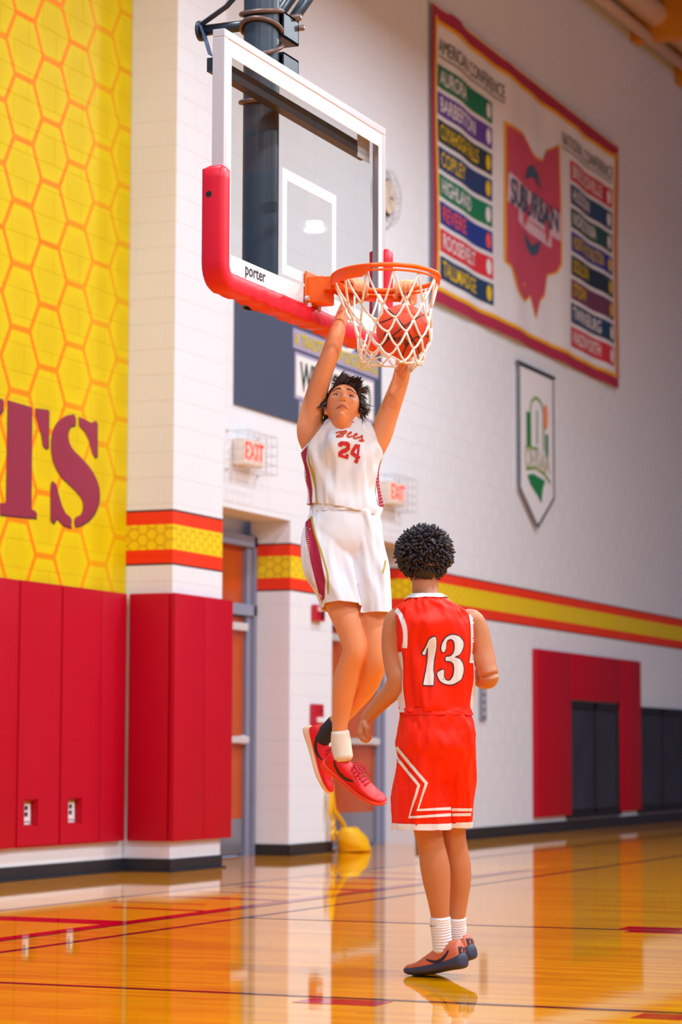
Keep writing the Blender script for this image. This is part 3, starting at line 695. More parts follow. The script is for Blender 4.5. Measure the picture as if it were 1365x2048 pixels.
for k in range(9):
    z = .026+.024*k*.9; r_ = .17*math.sqrt(max(.1, 1-(k/9.5)**2)); cc = c0+V((-.015*k, .0, z))
    tube(bm, [cc+V((r_*math.cos(2*PI*i/28)*(1.0), .72*r_*math.sin(2*PI*i/28), .008*math.sin(4*PI*i/28+k))) for i in range(28)], .026, 8, True)
wobj('coil', bm, M_CORD, cb, True)
# ---- lamps and duct
M_LAMPBODY = mat('white_lamp_shell', (200, 200, 206), .4); M_LAMPLENS = mat('lit_lamp_lens', (255, 250, 240), .3, emis=(255, 248, 240), estr=14)
for i, (x, y) in enumerate(LAMPS):
    e = empty('high_bay_lamp', (x, y, LAMP_Z)); tag(e, 'round high bay lamp hanging above the court', 'lamp', 'high bay lamps under the roof')
    bm = B(); tube(bm, [(x, y, LAMP_Z+.35), (x, y, LAMP_Z+.30), (x, y, LAMP_Z+.1), (x, y, LAMP_Z-.28)], [.06, .14, .16, .30] if x < 24 else [.05, .08, .10, .15], 24, cap=False); wobj('shade', bm, M_LAMPBODY, e, True)
    bm = B(); tube(bm, [(x, y, LAMP_Z-.27), (x, y, LAMP_Z-.29)], .285 if x < 24 else .10, 24); wobj('lens', bm, M_LAMPLENS, e)
    bm = B(); tube(bm, [(x, y, LAMP_Z+.33), (x, y, 10.98)], .015, 8); wobj('stem', bm, M_BLACKMETAL, e)
M_DUCT = mat('cream_painted_duct', (216, 186, 168), .45, noise=.05)
d0, d1 = on_wall(1277, 0, 8.7), on_wall(1365, 75, 8.7); dv = (d1-d0).normalized()
bm = B(); tube(bm, [d0-dv*9, d0, d1, d1+dv*5], .17, 20); duct = empty('roof_duct', d0); tag(duct, 'round cream duct running under the roof along the back wall', 'duct'); wobj('pipe', bm, M_DUCT, duct, True)
for s in (-4, 1.2, 4.5):
    bm = B(); p = d0+dv*s; tube(bm, [p-dv*.04, p+dv*.04], .182, 20); wobj('joint_collar', bm, M_DUCT, duct, True)
bm = B(); o_ = V((0, .1, -.30)); tube(bm, [d0-dv*9+o_, d1+dv*5+o_], .07, 12); wobj('conduit', bm, M_DUCT, duct, True)

# ================================================================ BASKETBALL HOOP
XB, YB, ZB0, ZB1 = 10.075, 4.425, 2.896, 3.962
BX0, BX1 = XB-.9144, XB+.9144
hoop = empty('basketball_hoop', (XB, YB, ZB0)); tag(hoop, 'glass basketball backboard with white frame, red edge padding, orange rim and white net', 'basketball hoop')
def glass_mat():
    m = bpy.data.materials.new('backboard_glass'); m.use_nodes = True; nt = m.node_tree; nt.nodes.clear()
    out = nt.nodes.new('ShaderNodeOutputMaterial'); mx = nt.nodes.new('ShaderNodeMixShader'); tr = nt.nodes.new('ShaderNodeBsdfTransparent'); gl = nt.nodes.new('ShaderNodeBsdfGlossy')
    lw = nt.nodes.new('ShaderNodeFresnel'); lw.inputs[0].default_value = 1.5
    tr.inputs[0].default_value = (.93, .945, .94, 1); gl.inputs['Roughness'].default_value = .015; gl.inputs['Color'].default_value = (.95, .95, .95, 1)
    gg = nt.nodes.new('ShaderNodeNewGeometry'); mm = nt.nodes.new('ShaderNodeMath'); mm.operation = 'SUBTRACT'; mm.inputs[0].default_value = 1.0; nt.links.new(gg.outputs['Backfacing'], mm.inputs[1])
    m2 = nt.nodes.new('ShaderNodeMath'); m2.operation = 'MULTIPLY'; nt.links.new(mm.outputs[0], m2.inputs[0]); nt.links.new(lw.outputs[0], m2.inputs[1])
    nt.links.new(m2.outputs[0], mx.inputs[0]); nt.links.new(tr.outputs[0], mx.inputs[1]); nt.links.new(gl.outputs[0], mx.inputs[2]); nt.links.new(mx.outputs[0], out.inputs[0]); return m
bm = B(); box(bm, (BX0+.02, YB-.004, ZB0+.02), (BX1-.02, YB+.008, ZB1-.02)); glass = wobj('glass_panel', bm, glass_mat(), hoop)
def strip(nm, qs, y0, y1, m_, par, bev=.0):
    bm = B()
    for (a, b, c, d) in qs: box(bm, (a, y0, c), (b, y1, d), bev)
    return wobj(nm, bm, m_, par)
w = .05
M_BW = mat('white_glass_border_paint', (246, 242, 246), .4)
strip('border_line', [(BX0+.03, BX1-.03, ZB0+.03, ZB0+.03+w+.03), (BX0+.03, BX1-.03, ZB1-.03-w-.025, ZB1-.03), (BX0+.03, BX0+.03+w, ZB0+.03+w+.03, ZB1-.03-w-.025), (BX1-.03-w, BX1-.03, ZB0+.03+w+.03, ZB1-.03-w-.025)], YB-.0075, YB-.0045, M_BW, glass)
tx, tz0, tz1 = .305, 3.02, 3.50
strip('target_square', [(XB-tx, XB+tx, tz1-w, tz1), (XB-tx, XB-tx+w, tz0, tz1-w), (XB+tx-w, XB+tx, tz0, tz1-w), (XB-tx+w, XB+tx-w, tz0, tz0+w)], YB-.0075, YB-.0045, M_BW, glass)
bm = B(); vs, fs = text_polys('porter', .075, .001, 0, 1.05); add_flat(bm, vs, fs, lambda a, b: V((XB-.585+a, YB-.0085, ZB0+.075+b))); wobj('maker_lettering', bm, mat('dark_print', (40, 36, 60), .5), glass)
M_FRAME = mat('silver_white_frame', (224, 212, 216), .32, metal=.15)
for (a, b, c, d) in ((BX0, BX1, ZB1-.035, ZB1), (BX0, BX1, ZB0, ZB0+.035), (BX0, BX0+.035, ZB0+.035, ZB1-.035), (BX1-.035, BX1, ZB0+.035, ZB1-.035)):
    bm = B(); box(bm, (a, YB-.012, c), (b, YB+.045, d), .004); wobj('frame_bar', bm, M_FRAME, hoop)
# edge padding: U-shaped foam along the bottom and up both lower corners
def pad_loft(path, secs):
    bm = B(); rings = []
    for P, sec in zip(path, secs): rings.append([bm.verts.new(P+q) for q in sec])
    n = len(rings[0])
    for i in range(len(rings)-1):
        for k in range(n): bm.faces.new((rings[i][k], rings[i][(k+1) % n], rings[i+1][(k+1) % n], rings[i+1][k]))
    bm.faces.new(rings[0]); bm.faces.new(rings[-1][::-1]); return bm
def rsec(hx, y0, y1, axis, n=20, p=.45):
    out = []
    for k in range(n):
        a = 2*PI*k/n; c, s = math.cos(a), math.sin(a)
        e1, e2 = math.copysign(abs(c)**p, c), math.copysign(abs(s)**p, s)
        out.append(axis*(hx*e1)+V((0, (y0+y1)/2+(y1-y0)/2*e2, 0)))
    return out
PB = 3.28+.05
path, secs = [], []
rad = .07; th = .043
pts = [(BX0-.012, PB+.035, 0), (BX0-.012, PB+.02, 0), (BX0-.012, PB-.02, 0), (BX0-.012, 3.1, 0), (BX0-.012, ZB0+.06, 0)]
for k in range(1, 6):
    a = PI+ (PI/2)*k/6; pts.append((BX0-.012+rad+rad*math.cos(a), ZB0-.012+rad+rad*math.sin(a)-.0, k/6))
for k in range(0, 41): pts.append((BX0+.06+(BX1-BX0-.12)*k/40, ZB0-.012, 1))
for k in range(1, 6):
    a = -PI/2+(PI/2)*k/6; pts.append((BX1+.012-rad+rad*math.cos(a), ZB0-.012+rad+rad*math.sin(a), 1-k/6))
pts += [(BX1+.012, ZB0+.06, 0), (BX1+.012, 3.1, 0), (BX1+.012, PB-.02, 0), (BX1+.012, PB+.02, 0), (BX1+.012, PB+.035, 0)]
rp = random.Random(3)
for i, (x, z, t_) in enumerate(pts):
    p0, p1 = pts[max(0, i-1)], pts[min(len(pts)-1, i+1)]
    tv = V((p1[0]-p0[0], 0, p1[1]-p0[1])).normalized(); ax = V((tv.z, 0, -tv.x))
    sag = rp.uniform(-.006, .008) if 8 < i < len(pts)-8 else 0
    k = .6 if i in (0, len(pts)-1) else 1.0
    path.append(V((x, YB, z-max(0, sag)))); secs.append(rsec(th*k+sag*.5, -.036*k+.0, .07*k, ax))
o = wobj('edge_padding', pad_loft(path, secs), M_PADFOAM, hoop); auto_smooth(o, .9)
bm = B(); tube(bm, [(BX0-.055, YB+.03, PB-.09), (BX0-.04, YB+.03, PB-.09)], .014, 12); wobj('pad_fixing_hole', bm, M_GRFRAME, hoop)
# steel behind the glass
strip('support_channel', [(BX0+.06, BX1-.06, 3.80, 3.86)], YB+.05, YB+.10, M_BLACKMETAL, hoop)
bm = B(); box(bm, (BX1-.22, YB+.045, 3.78), (BX1-.07, YB+.05, 3.90), .002); box(bm, (BX0+.07, YB+.045, 3.82), (BX0+.17, YB+.05, 3.90), .002); o = wobj('corner_bracket', bm, M_ALU, hoop)
# mast
MY = 4.665; MR = .083
bm = B(); tube(bm, [(XB, MY, 2.935), (XB, MY, 10.98)], MR, 40, cap=False); tube(bm, [(XB, MY, 2.935), (XB, MY, 3.0), (XB, MY, 3.3)], MR-.008, 40, cap=False)
for (a, b) in ((MR, MR-.008),):
    r0 = [bm.verts.new(p) for p in ring_pts((XB, MY, 2.935), V((1, 0, 0)), V((0, 1, 0)), a, 40)]; r1 = [bm.verts.new(p) for p in ring_pts((XB, MY, 2.935), V((1, 0, 0)), V((0, 1, 0)), b, 40)]
    for k in range(40): bm.faces.new((r0[k], r0[(k+1) % 40], r1[(k+1) % 40], r1[k]))
mast = wobj('mast', bm, M_MAST, hoop, True)
M_RUST = mat('weathered_steel_bolt', (120, 92, 84), .4, metal=.4)
for z, tilt in ((4.315, .02), (4.235, -.03), (4.14, .05), (3.90, .02)):
    bm = B(); tube(bm, [V((XB+(MR+.012)*math.cos(a), MY+(MR+.012)*math.sin(a), z+tilt*math.cos(a))) for a in [2*PI*k/36 for k in range(36)]], .011, 8, True); wobj('u_bolt', bm, M_RUST, mast, True)
# clamp brackets and braces beside the mast
def bracket(z0, z1):
    bm = B()
    for a, b in (((XB+.03, MY-.10, z0), (XB+.20, MY-.09, z1)), ((XB+.03, MY-.10, z0), (XB+.20, MY+.09, z0+.012)), ((XB+.03, MY-.10, z1-.012), (XB+.20, MY+.09, z1)), ((XB+.03, MY+.08, z0), (XB+.20, MY+.09, z1)), ((XB+.19, MY-.10, z0), (XB+.20, MY+.09, z1))): box(bm, a, b, .002)
    return wobj('clamp_bracket', bm, M_BLACKMETAL, hoop)
bracket(4.20, 4.32); bracket(4.05, 4.13)
for y in (MY-.03, MY+.07):
    bm = B(); tube(bm, [(XB+.22, y, 4.30), (XB+.55, y-.02, 4.62), (XB+3.2, y-.1, 7.2)], .028, 12); wobj('diagonal_brace', bm, M_MAST, hoop, True)
bm = B(); tube(bm, [(XB+.17, MY-.12, 4.33), (XB+.17, MY+.12, 4.33)], .018, 10); tube(bm, [(XB+.21, MY-.12, 4.29), (XB+.21, MY+.12, 4.29)], .014, 10); wobj('pivot_bolt', bm, M_RUST, hoop, True)
bm = B(); tube(bm, [(XB, MY, 4.265), (XB, MY+.31, 4.265)], .026, 14); tube(bm, [(XB, MY+.305, 4.265), (XB, MY+.32, 4.265)], .048, 18); cross = wobj('cross_tube', bm, M_MAST, hoop, True)
M_STRAP = mat('blue_grey_webbing', (70, 84, 120), .7)
bm = B(); yc, zc = MY+.265, 4.265
lp = [(yc-.02, zc-.13), (yc+.012, zc-.03), (yc+.03, zc+.02), (yc, zc+.035), (yc-.10, zc+.09), (yc-.26, zc+.24), (yc-.42, zc+.42), (yc-1.2, zc+1.3)]
for i in range(len(lp)-1):
    (a, b), (c, d) = lp[i], lp[i+1]; ww = .022
    vs = [bm.verts.new(p) for p in ((XB-ww-.03, a, b), (XB+ww-.03, a, b), (XB+ww-.03, c, d), (XB-ww-.03, c, d))]; bm.faces.new(vs)
bmesh.ops.remove_doubles(bm, verts=bm.verts[:], dist=1e-5)
for v in list(bm.verts): v.co.x += (v.co.x-(XB-.03))*.0
bmesh.ops.solidify(bm, geom=bm.faces[:], thickness=.004); wobj('safety_strap', bm, M_STRAP, hoop)
# rim
RC = V((XB, YB-.381, 3.030)); RR = .2286+.008
TILT = Matrix.Rotation(-.055, 4, V((RT.x, RT.y, 0)))        # flexed under the dunk, down on the gripped side
def rimp(a, r, dz=0.0):
    v = V((r*math.cos(a), r*math.sin(a), dz)); return RC+(TILT @ v)
rimA = empty('rim_assembly'); bpy.data.objects.remove(rimA)
bm = B(); tube(bm, [rimp(2*PI*k/72, RR) for k in range(72)], .0105, 10, True); ring = wobj('rim_ring', bm, M_ORANGE, hoop, True)
bm = B(); tube(bm, [rimp(2*PI*k/72, RR, -.022) for k in range(72)], .0055, 8, True); wobj('net_ring', bm, M_ORANGE, ring, True)
bm = B()                                                    # wrap-around side wings
n = 40; g_ = []
for k in range(n+1):
    a = PI/2+math.radians(97)*(2*k/n-1); e = min(1, (1-abs(2*k/n-1))*8+.25)
    hi, lo = .004, -.052*e
    g_.append([bm.verts.new(rimp(a, RR+.012, hi)), bm.verts.new(rimp(a, RR+.012, lo))])
for k in range(n): bm.faces.new((g_[k][0], g_[k+1][0], g_[k+1][1], g_[k][1]))
bmesh.ops.solidify(bm, geom=bm.faces[:], thickness=.005); auto_smooth(wobj('rim_wing', bm, M_ORANGE, ring), .6)
bm = B()
for s in (-1, 1): box(bm, (XB+s*.055-.004, YB-.16, 2.985), (XB+s*.055+.004, YB-.016, 3.045), .002)
box(bm, (XB-.06, YB-.17, 3.035), (XB+.06, YB-.016, 3.045), .002); box(bm, (XB-.06, YB-.2, 2.99), (XB+.06, YB-.02, 3.0), .002)
wobj('rim_arm', bm, M_ORANGE, ring)
bm = B(); box(bm, (XB-.07, YB-.024, 2.925), (XB+.07, YB-.0135, 3.075), .003); box(bm, (XB-.062, YB-.105, 2.93), (XB+.062, YB-.02, 3.05), .01); auto_smooth(wobj('mounting_box', bm, M_ORANGE, hoop), .5)
bm = B(); 
for x in (-.055, .055): tube(bm, [(XB+x, YB-.03, 2.93), (XB+x, YB-.03, 2.912)], .012, 8); tube(bm, [(XB+x*1.3, YB-.036, 2.95), (XB+x*1.3, YB-.02, 2.95)], .012, 8)
wobj('mounting_bolt', bm, M_ALU, hoop)['kind'] = 'stuff'
# ---- ball and net
BALL = at(807, 663, 10.98); BRAD = .121
n_, L_ = 12, 5
drop = [0, .125, .195, .258, .315, .362]
rad_ = [.2286, .192, .166, .156, .150, .136]
rn = random.Random(11); RT2 = V((RT.x, RT.y, 0)).normalized(); FW2 = V((FW0.x, FW0.y, 0))
def net_node(i, j):
    a = 2*PI*(i+.5*(j % 2))/n_
    sh = RT2*(.028*min(1, j/3))+FW2*(.0)
    P = rimp(a, RR-.004, -.02) if j == 0 else V((RC.x, RC.y, RC.z-.02))+sh+V((rad_[j]*math.cos(a), rad_[j]*math.sin(a), -drop[j]+.012*math.sin(3*a+j)+rn.uniform(-.008, .008)))
    d = P-BALL
    if j > 0 and d.length < BRAD+.010: P = BALL+d.normalized()*(BRAD+.010)
    return P
nodes = [[net_node(i, j) for i in range(n_)] for j in range(L_+1)]
def push(P):
    d = P-BALL
    return BALL+d.normalized()*(BRAD+.007) if d.length < BRAD+.007 else P
bm = B()
for j in range(L_):
    for i in range(n_):
        for i2 in ((i, (i-1) % n_) if j % 2 == 0 else (i, (i+1) % n_)):
            a, b = nodes[j][i], nodes[j+1][i2]
            seg = [push(a.lerp(b, t_/4)-V((0, 0, .010*math.sin(PI*t_/4)))) for t_ in range(5)]
            tube(bm, seg, .0052, 6)
    if j:
        for P in nodes[j]:
            bmesh.ops.create_icosphere(bm, subdivisions=1, radius=.0075, matrix=Matrix.Translation(P))
for i in range(n_):
    for s in (0, 1):
        a = nodes[L_][i]; b = a+V((rn.uniform(-.02, .02), rn.uniform(-.02, .02), -.012)); tube(bm, [a, b], .005, 6)
lo = [nodes[L_][i]+V((0, 0, -.006+.006*(-1)**i)) for i in range(n_)]
tube(bm, lo, .0046, 6, True)
wobj('net', bm, M_NET, hoop, True)
M_BALL = mat('orange_pebbled_leather', (226, 66, 18), .55, noise=.1, nscale=10, bump=.25, bscale=420)
bm = B(); bmesh.ops.create_uvsphere(bm, u_segments=48, v_segments=32, radius=BRAD, matrix=Matrix.Translation(BALL)); ball = wobj('basketball', bm, M_BALL, None, True)
tag(ball, 'orange basketball with black seams dropping through the net', 'basketball')
M_SEAM = mat('black_ball_seam', (36, 24, 24), .5)
bx = (RT2*.8+V((0, 0, .6))).normalized(); by = FW2; bz = bx.cross(by)
def seam(pts): 
    bm = B(); tube(bm, pts, .0028, 6, True); wobj('seam', bm, M_SEAM, ball, True)
seam(ring_pts(BALL, bx, by, BRAD, 60)); seam(ring_pts(BALL, by, bz, BRAD, 60))
for s in (-1, 1):
    seam([BALL+(bx*math.cos(a)*.62+by*math.sin(a)*.75+bz*s*(.62+.14*math.cos(2*a))).normalized()*BRAD for a in [2*PI*k/60 for k in range(60)]])
bm = B(); vs, fs = text_polys('Rawlings', .045, .0006, .25); c_ = (-FW2*.85-RT2*.25+V((0, 0, -.42))).normalized(); ux = (RT2-V((0, 0, .25))).normalized(); ux = (ux-c_*ux.dot(c_)).normalized(); uy = c_.cross(ux)
if uy.z < 0: uy = -uy
add_flat(bm, vs, fs, lambda a, b: BALL+(c_*BRAD+ux*a+uy*b).normalized()*(BRAD+.0012)); wobj('maker_lettering', bm, M_SEAM, ball)

# ================================================================ PEOPLE: tools
from mathutils import noise as mnoise
def remesh(bm, voxel, smooth=4, fac=.5):
    me = bpy.data.meshes.new('tmp'); bmesh.ops.recalc_face_normals(bm, faces=bm.faces[:]); bm.to_mesh(me); bm.free()
    o = bpy.data.objects.new('tmp', me); COL.objects.link(o)
    r = o.modifiers.new('r', 'REMESH'); r.mode = 'VOXEL'; r.voxel_size = voxel; r.use_smooth_shade = True
    if smooth:
        s = o.modifiers.new('s', 'SMOOTH'); s.factor = fac; s.iterations = smooth
    dg = bpy.context.evaluated_depsgraph_get(); out = bpy.data.meshes.new_from_object(o.evaluated_get(dg), depsgraph=dg)
    bpy.data.objects.remove(o); bpy.data.meshes.remove(me)
    for p in out.polygons: p.use_smooth = True
    return out
def limb(bm, st, ref, n=20, sub=5, cap=True, p=1.0):
    """st: (position, radius_a, radius_b); radius_a along ref, radius_b across"""
    rows = catmull([(q[0][0], q[0][1], q[0][2], q[1], q[2] if len(q) > 2 else q[1]) for q in st], sub)
    P = [V(r[:3]) for r in rows]; rings = []; ref = V(ref)
    for i, r in enumerate(rows):
        t = P[min(i+1, len(P)-1)]-P[max(0, i-1)]; a, b = frame_of(t, ref)
        rings.append([bm.verts.new(P[i]+a*(math.copysign(abs(math.cos(2*PI*k/n))**p, math.cos(2*PI*k/n))*max(r[3], .001))+b*(math.copysign(abs(math.sin(2*PI*k/n))**p, math.sin(2*PI*k/n))*max(r[4], .001))) for k in range(n)])
    for i in range(len(rings)-1):
        for k in range(n): bm.faces.new((rings[i][k], rings[i][(k+1) % n], rings[i+1][(k+1) % n], rings[i+1][k]))
    if cap:
        for ring, end, d in ((rings[0], P[0], P[0]-P[1]), (rings[-1], P[-1], P[-1]-P[-2])):
            rr = (ring[0].co-end).length
            c = bm.verts.new(end+d.normalized()*rr*.5)
            mid = [bm.verts.new(end+(v.co-end)*.72+d.normalized()*rr*.36) for v in ring]
            for k in range(n): bm.faces.new((ring[k], ring[(k+1) % n], mid[(k+1) % n], mid[k])); bm.faces.new((mid[k], mid[(k+1) % n], c))
    return rings
def ellipsoid(bm, c, ax, ay, az, us=20, vs=14):
    M = Matrix(((ax.x, ay.x, az.x, c.x), (ax.y, ay.y, az.y, c.y), (ax.z, ay.z, az.z, c.z), (0, 0, 0, 1)))
    bmesh.ops.create_uvsphere(bm, u_segments=us, v_segments=vs, radius=1.0, matrix=M)
def bvh_of(me): return BVHTree.FromPolygons([v.co.copy() for v in me.vertices], [tuple(p.vertices) for p in me.polygons])
def subdiv(bm, L):
    bm.normal_update(); bmesh.ops.triangulate(bm, faces=[f for f in bm.faces if len(f.verts) > 4], ngon_method='EAR_CLIP')
    for _ in range(6):
        es = [e for e in bm.edges if e.calc_length() > L]
        if not es: break
        bmesh.ops.subdivide_edges(bm, edges=es, cuts=1); bmesh.ops.triangulate(bm, faces=[f for f in bm.faces if len(f.verts) > 4])
def decal(name, shapes, bvh, m, parent, off=.0025, L=6.0, org=None, d=None, ax=None, ay=None):
    """print laid on a surface. shapes are 2D polys: photo pixels (d None) or metres in the plane org, ax, ay, pressed on along d"""
    bm = B()
    for vs, fs in shapes:
        bv = [bm.verts.new((x, y, 0)) for x, y in vs]
        for f in fs:
            try: bm.faces.new([bv[i] for i in f])
            except ValueError: pass
    subdiv(bm, L); kill = []
    for v in bm.verts:
        if d is None: o_, dd = CAMP, ray(v.co.x, v.co.y).normalized()
        else: o_, dd = org+ax*v.co.x+ay*v.co.y-d*.4, d
        h, nrm, _, _ = bvh.ray_cast(o_, dd)
        if h is None or (d is None and h.y > 8): kill.append(v); continue
        if nrm.dot(dd) > 0: nrm = -nrm
        v.co = h+nrm*off
    bmesh.ops.delete(bm, geom=kill, context='VERTS')
    # drop faces torn across depth steps
    lim = .06 if d is None else .05
    bad = [f for f in bm.faces if max(e.calc_length() for e in f.edges) > lim]
    bmesh.ops.delete(bm, geom=bad, context='FACES')
    return wobj(name, bm, m, parent, True)
class Tub:
    """cloth tube: stations (centre, half_side, half_depth_front, half_depth_back); angle 0 = front, 90 = the wearer's left"""
    def __init__(s, st, L, Fd, wr=0.0, seed=0.0, p=.85, freq=(3, 5)):
        s.rows = catmull([(*q[0], q[1], q[2], q[3]) for q in st], 8); s.L, s.F, s.wr, s.seed, s.p, s.fr = L, Fd, wr, seed, p, freq
    def at(s, t, th, off=0.0):
        x = max(0, min(len(s.rows)-1.001, t*(len(s.rows)-1))); i = int(x); f = x-i; r = s.rows[i]*(1-f)+s.rows[i+1]*f
        c, si = math.cos(th), math.sin(th); ec = math.copysign(abs(c)**s.p, c); es = math.copysign(abs(si)**s.p, si)
        wv = 0.0
        if s.wr:
            wv = s.wr*(mnoise.noise(V((math.cos(th)*s.fr[0]+s.seed, math.sin(th)*s.fr[0], t*s.fr[1])))+.5*mnoise.noise(V((math.cos(th)*s.fr[0]*2.3, math.sin(th)*s.fr[0]*2.3+s.seed, t*s.fr[1]*1.6+3))))
        k = 1+(wv+off)/.13
        return V(r[:3])+s.L*(r[3]*es*k)+s.F*((r[4] if c > 0 else r[5])*ec*k)
    def build(s, bm, n=96, m=60, t0=0.0, t1=1.0, close=False, off=0.0):
        R = [[bm.verts.new(s.at(t0+(t1-t0)*j/m, 2*PI*k/n, off)) for k in range(n)] for j in range(m+1)]
        for j in range(m):
            for k in range(n): bm.faces.new((R[j][k], R[j][(k+1) % n], R[j+1][(k+1) % n], R[j+1][k]))
        if close:
            bm.faces.new(R[0][::-1]); bm.faces.new(R[-1])
        return R
def cut(bm, co, no):
    bmesh.ops.bisect_plane(bm, geom=bm.verts[:]+bm.edges[:]+bm.faces[:], plane_co=co, plane_no=no, clear_outer=True)
def loops(bm):
    """ordered boundary loops"""
    es = [e for e in bm.edges if e.is_boundary]; nb = {}
    for e in es:
        a, b = e.verts; nb.setdefault(a, []).append(b); nb.setdefault(b, []).append(a)
    seen = set(); out = []
    for v in nb:
        if v in seen: continue
        lp = [v]; seen.add(v); cur = v
        while True:
            nx = [w_ for w_ in nb[cur] if w_ not in seen]
            if not nx: break
            cur = nx[0]; seen.add(cur); lp.append(cur)
        out.append([q.co.copy() for q in lp])
    return out
def thin(lp, step):
    out = [lp[0]]
    for p in lp[1:]:
        if (p-out[-1]).length > step: out.append(p)
    if len(out) > 3 and (out[-1]-out[0]).length < step*.6: out.pop()
    return out
def band_on(name, lp, wdt, bvh, m, parent, centre, inn, off=.003):
    """flat trim tape following an opening: lp loop points, the tape runs from the edge into the cloth along `inn`"""
    bm = B(); R = []
    lp = thin(lp, .012); n = len(lp)
    for _ in range(2): lp = [(lp[i-1]+lp[i]*2+lp[(i+1) % n])/4 for i in range(n)]
    for i in range(n):
        p = lp[i]; h, nr, _, _ = bvh.find_nearest(p)
        if nr.dot(p-centre) < 0: nr = -nr
        s_ = (inn-nr*inn.dot(nr)); s_ = s_.normalized() if s_.length > 1e-4 else inn
        row = [bm.verts.new(p+nr*off)]
        for k in (1, 2, 3):
            q = p+s_*wdt*k/3; h2, n2, _, _ = bvh.find_nearest(q)
            if n2.dot(nr) < 0: n2 = -n2
            row.append(bm.verts.new(h2+n2*off))
        R.append(row)
    for i in range(n):
        a, b = R[i], R[(i+1) % n]
        if (a[0].co-b[0].co).length < .08:
            for k in range(3): bm.faces.new((a[k], b[k], b[k+1], a[k+1]))
    return wobj(name, bm, m, parent, True)
def skin_mat(name, rgb, rough=.45):
    m = mat(name, rgb, rough, noise=.07, nscale=9, bump=.04, bscale=220, sss=.0); return m

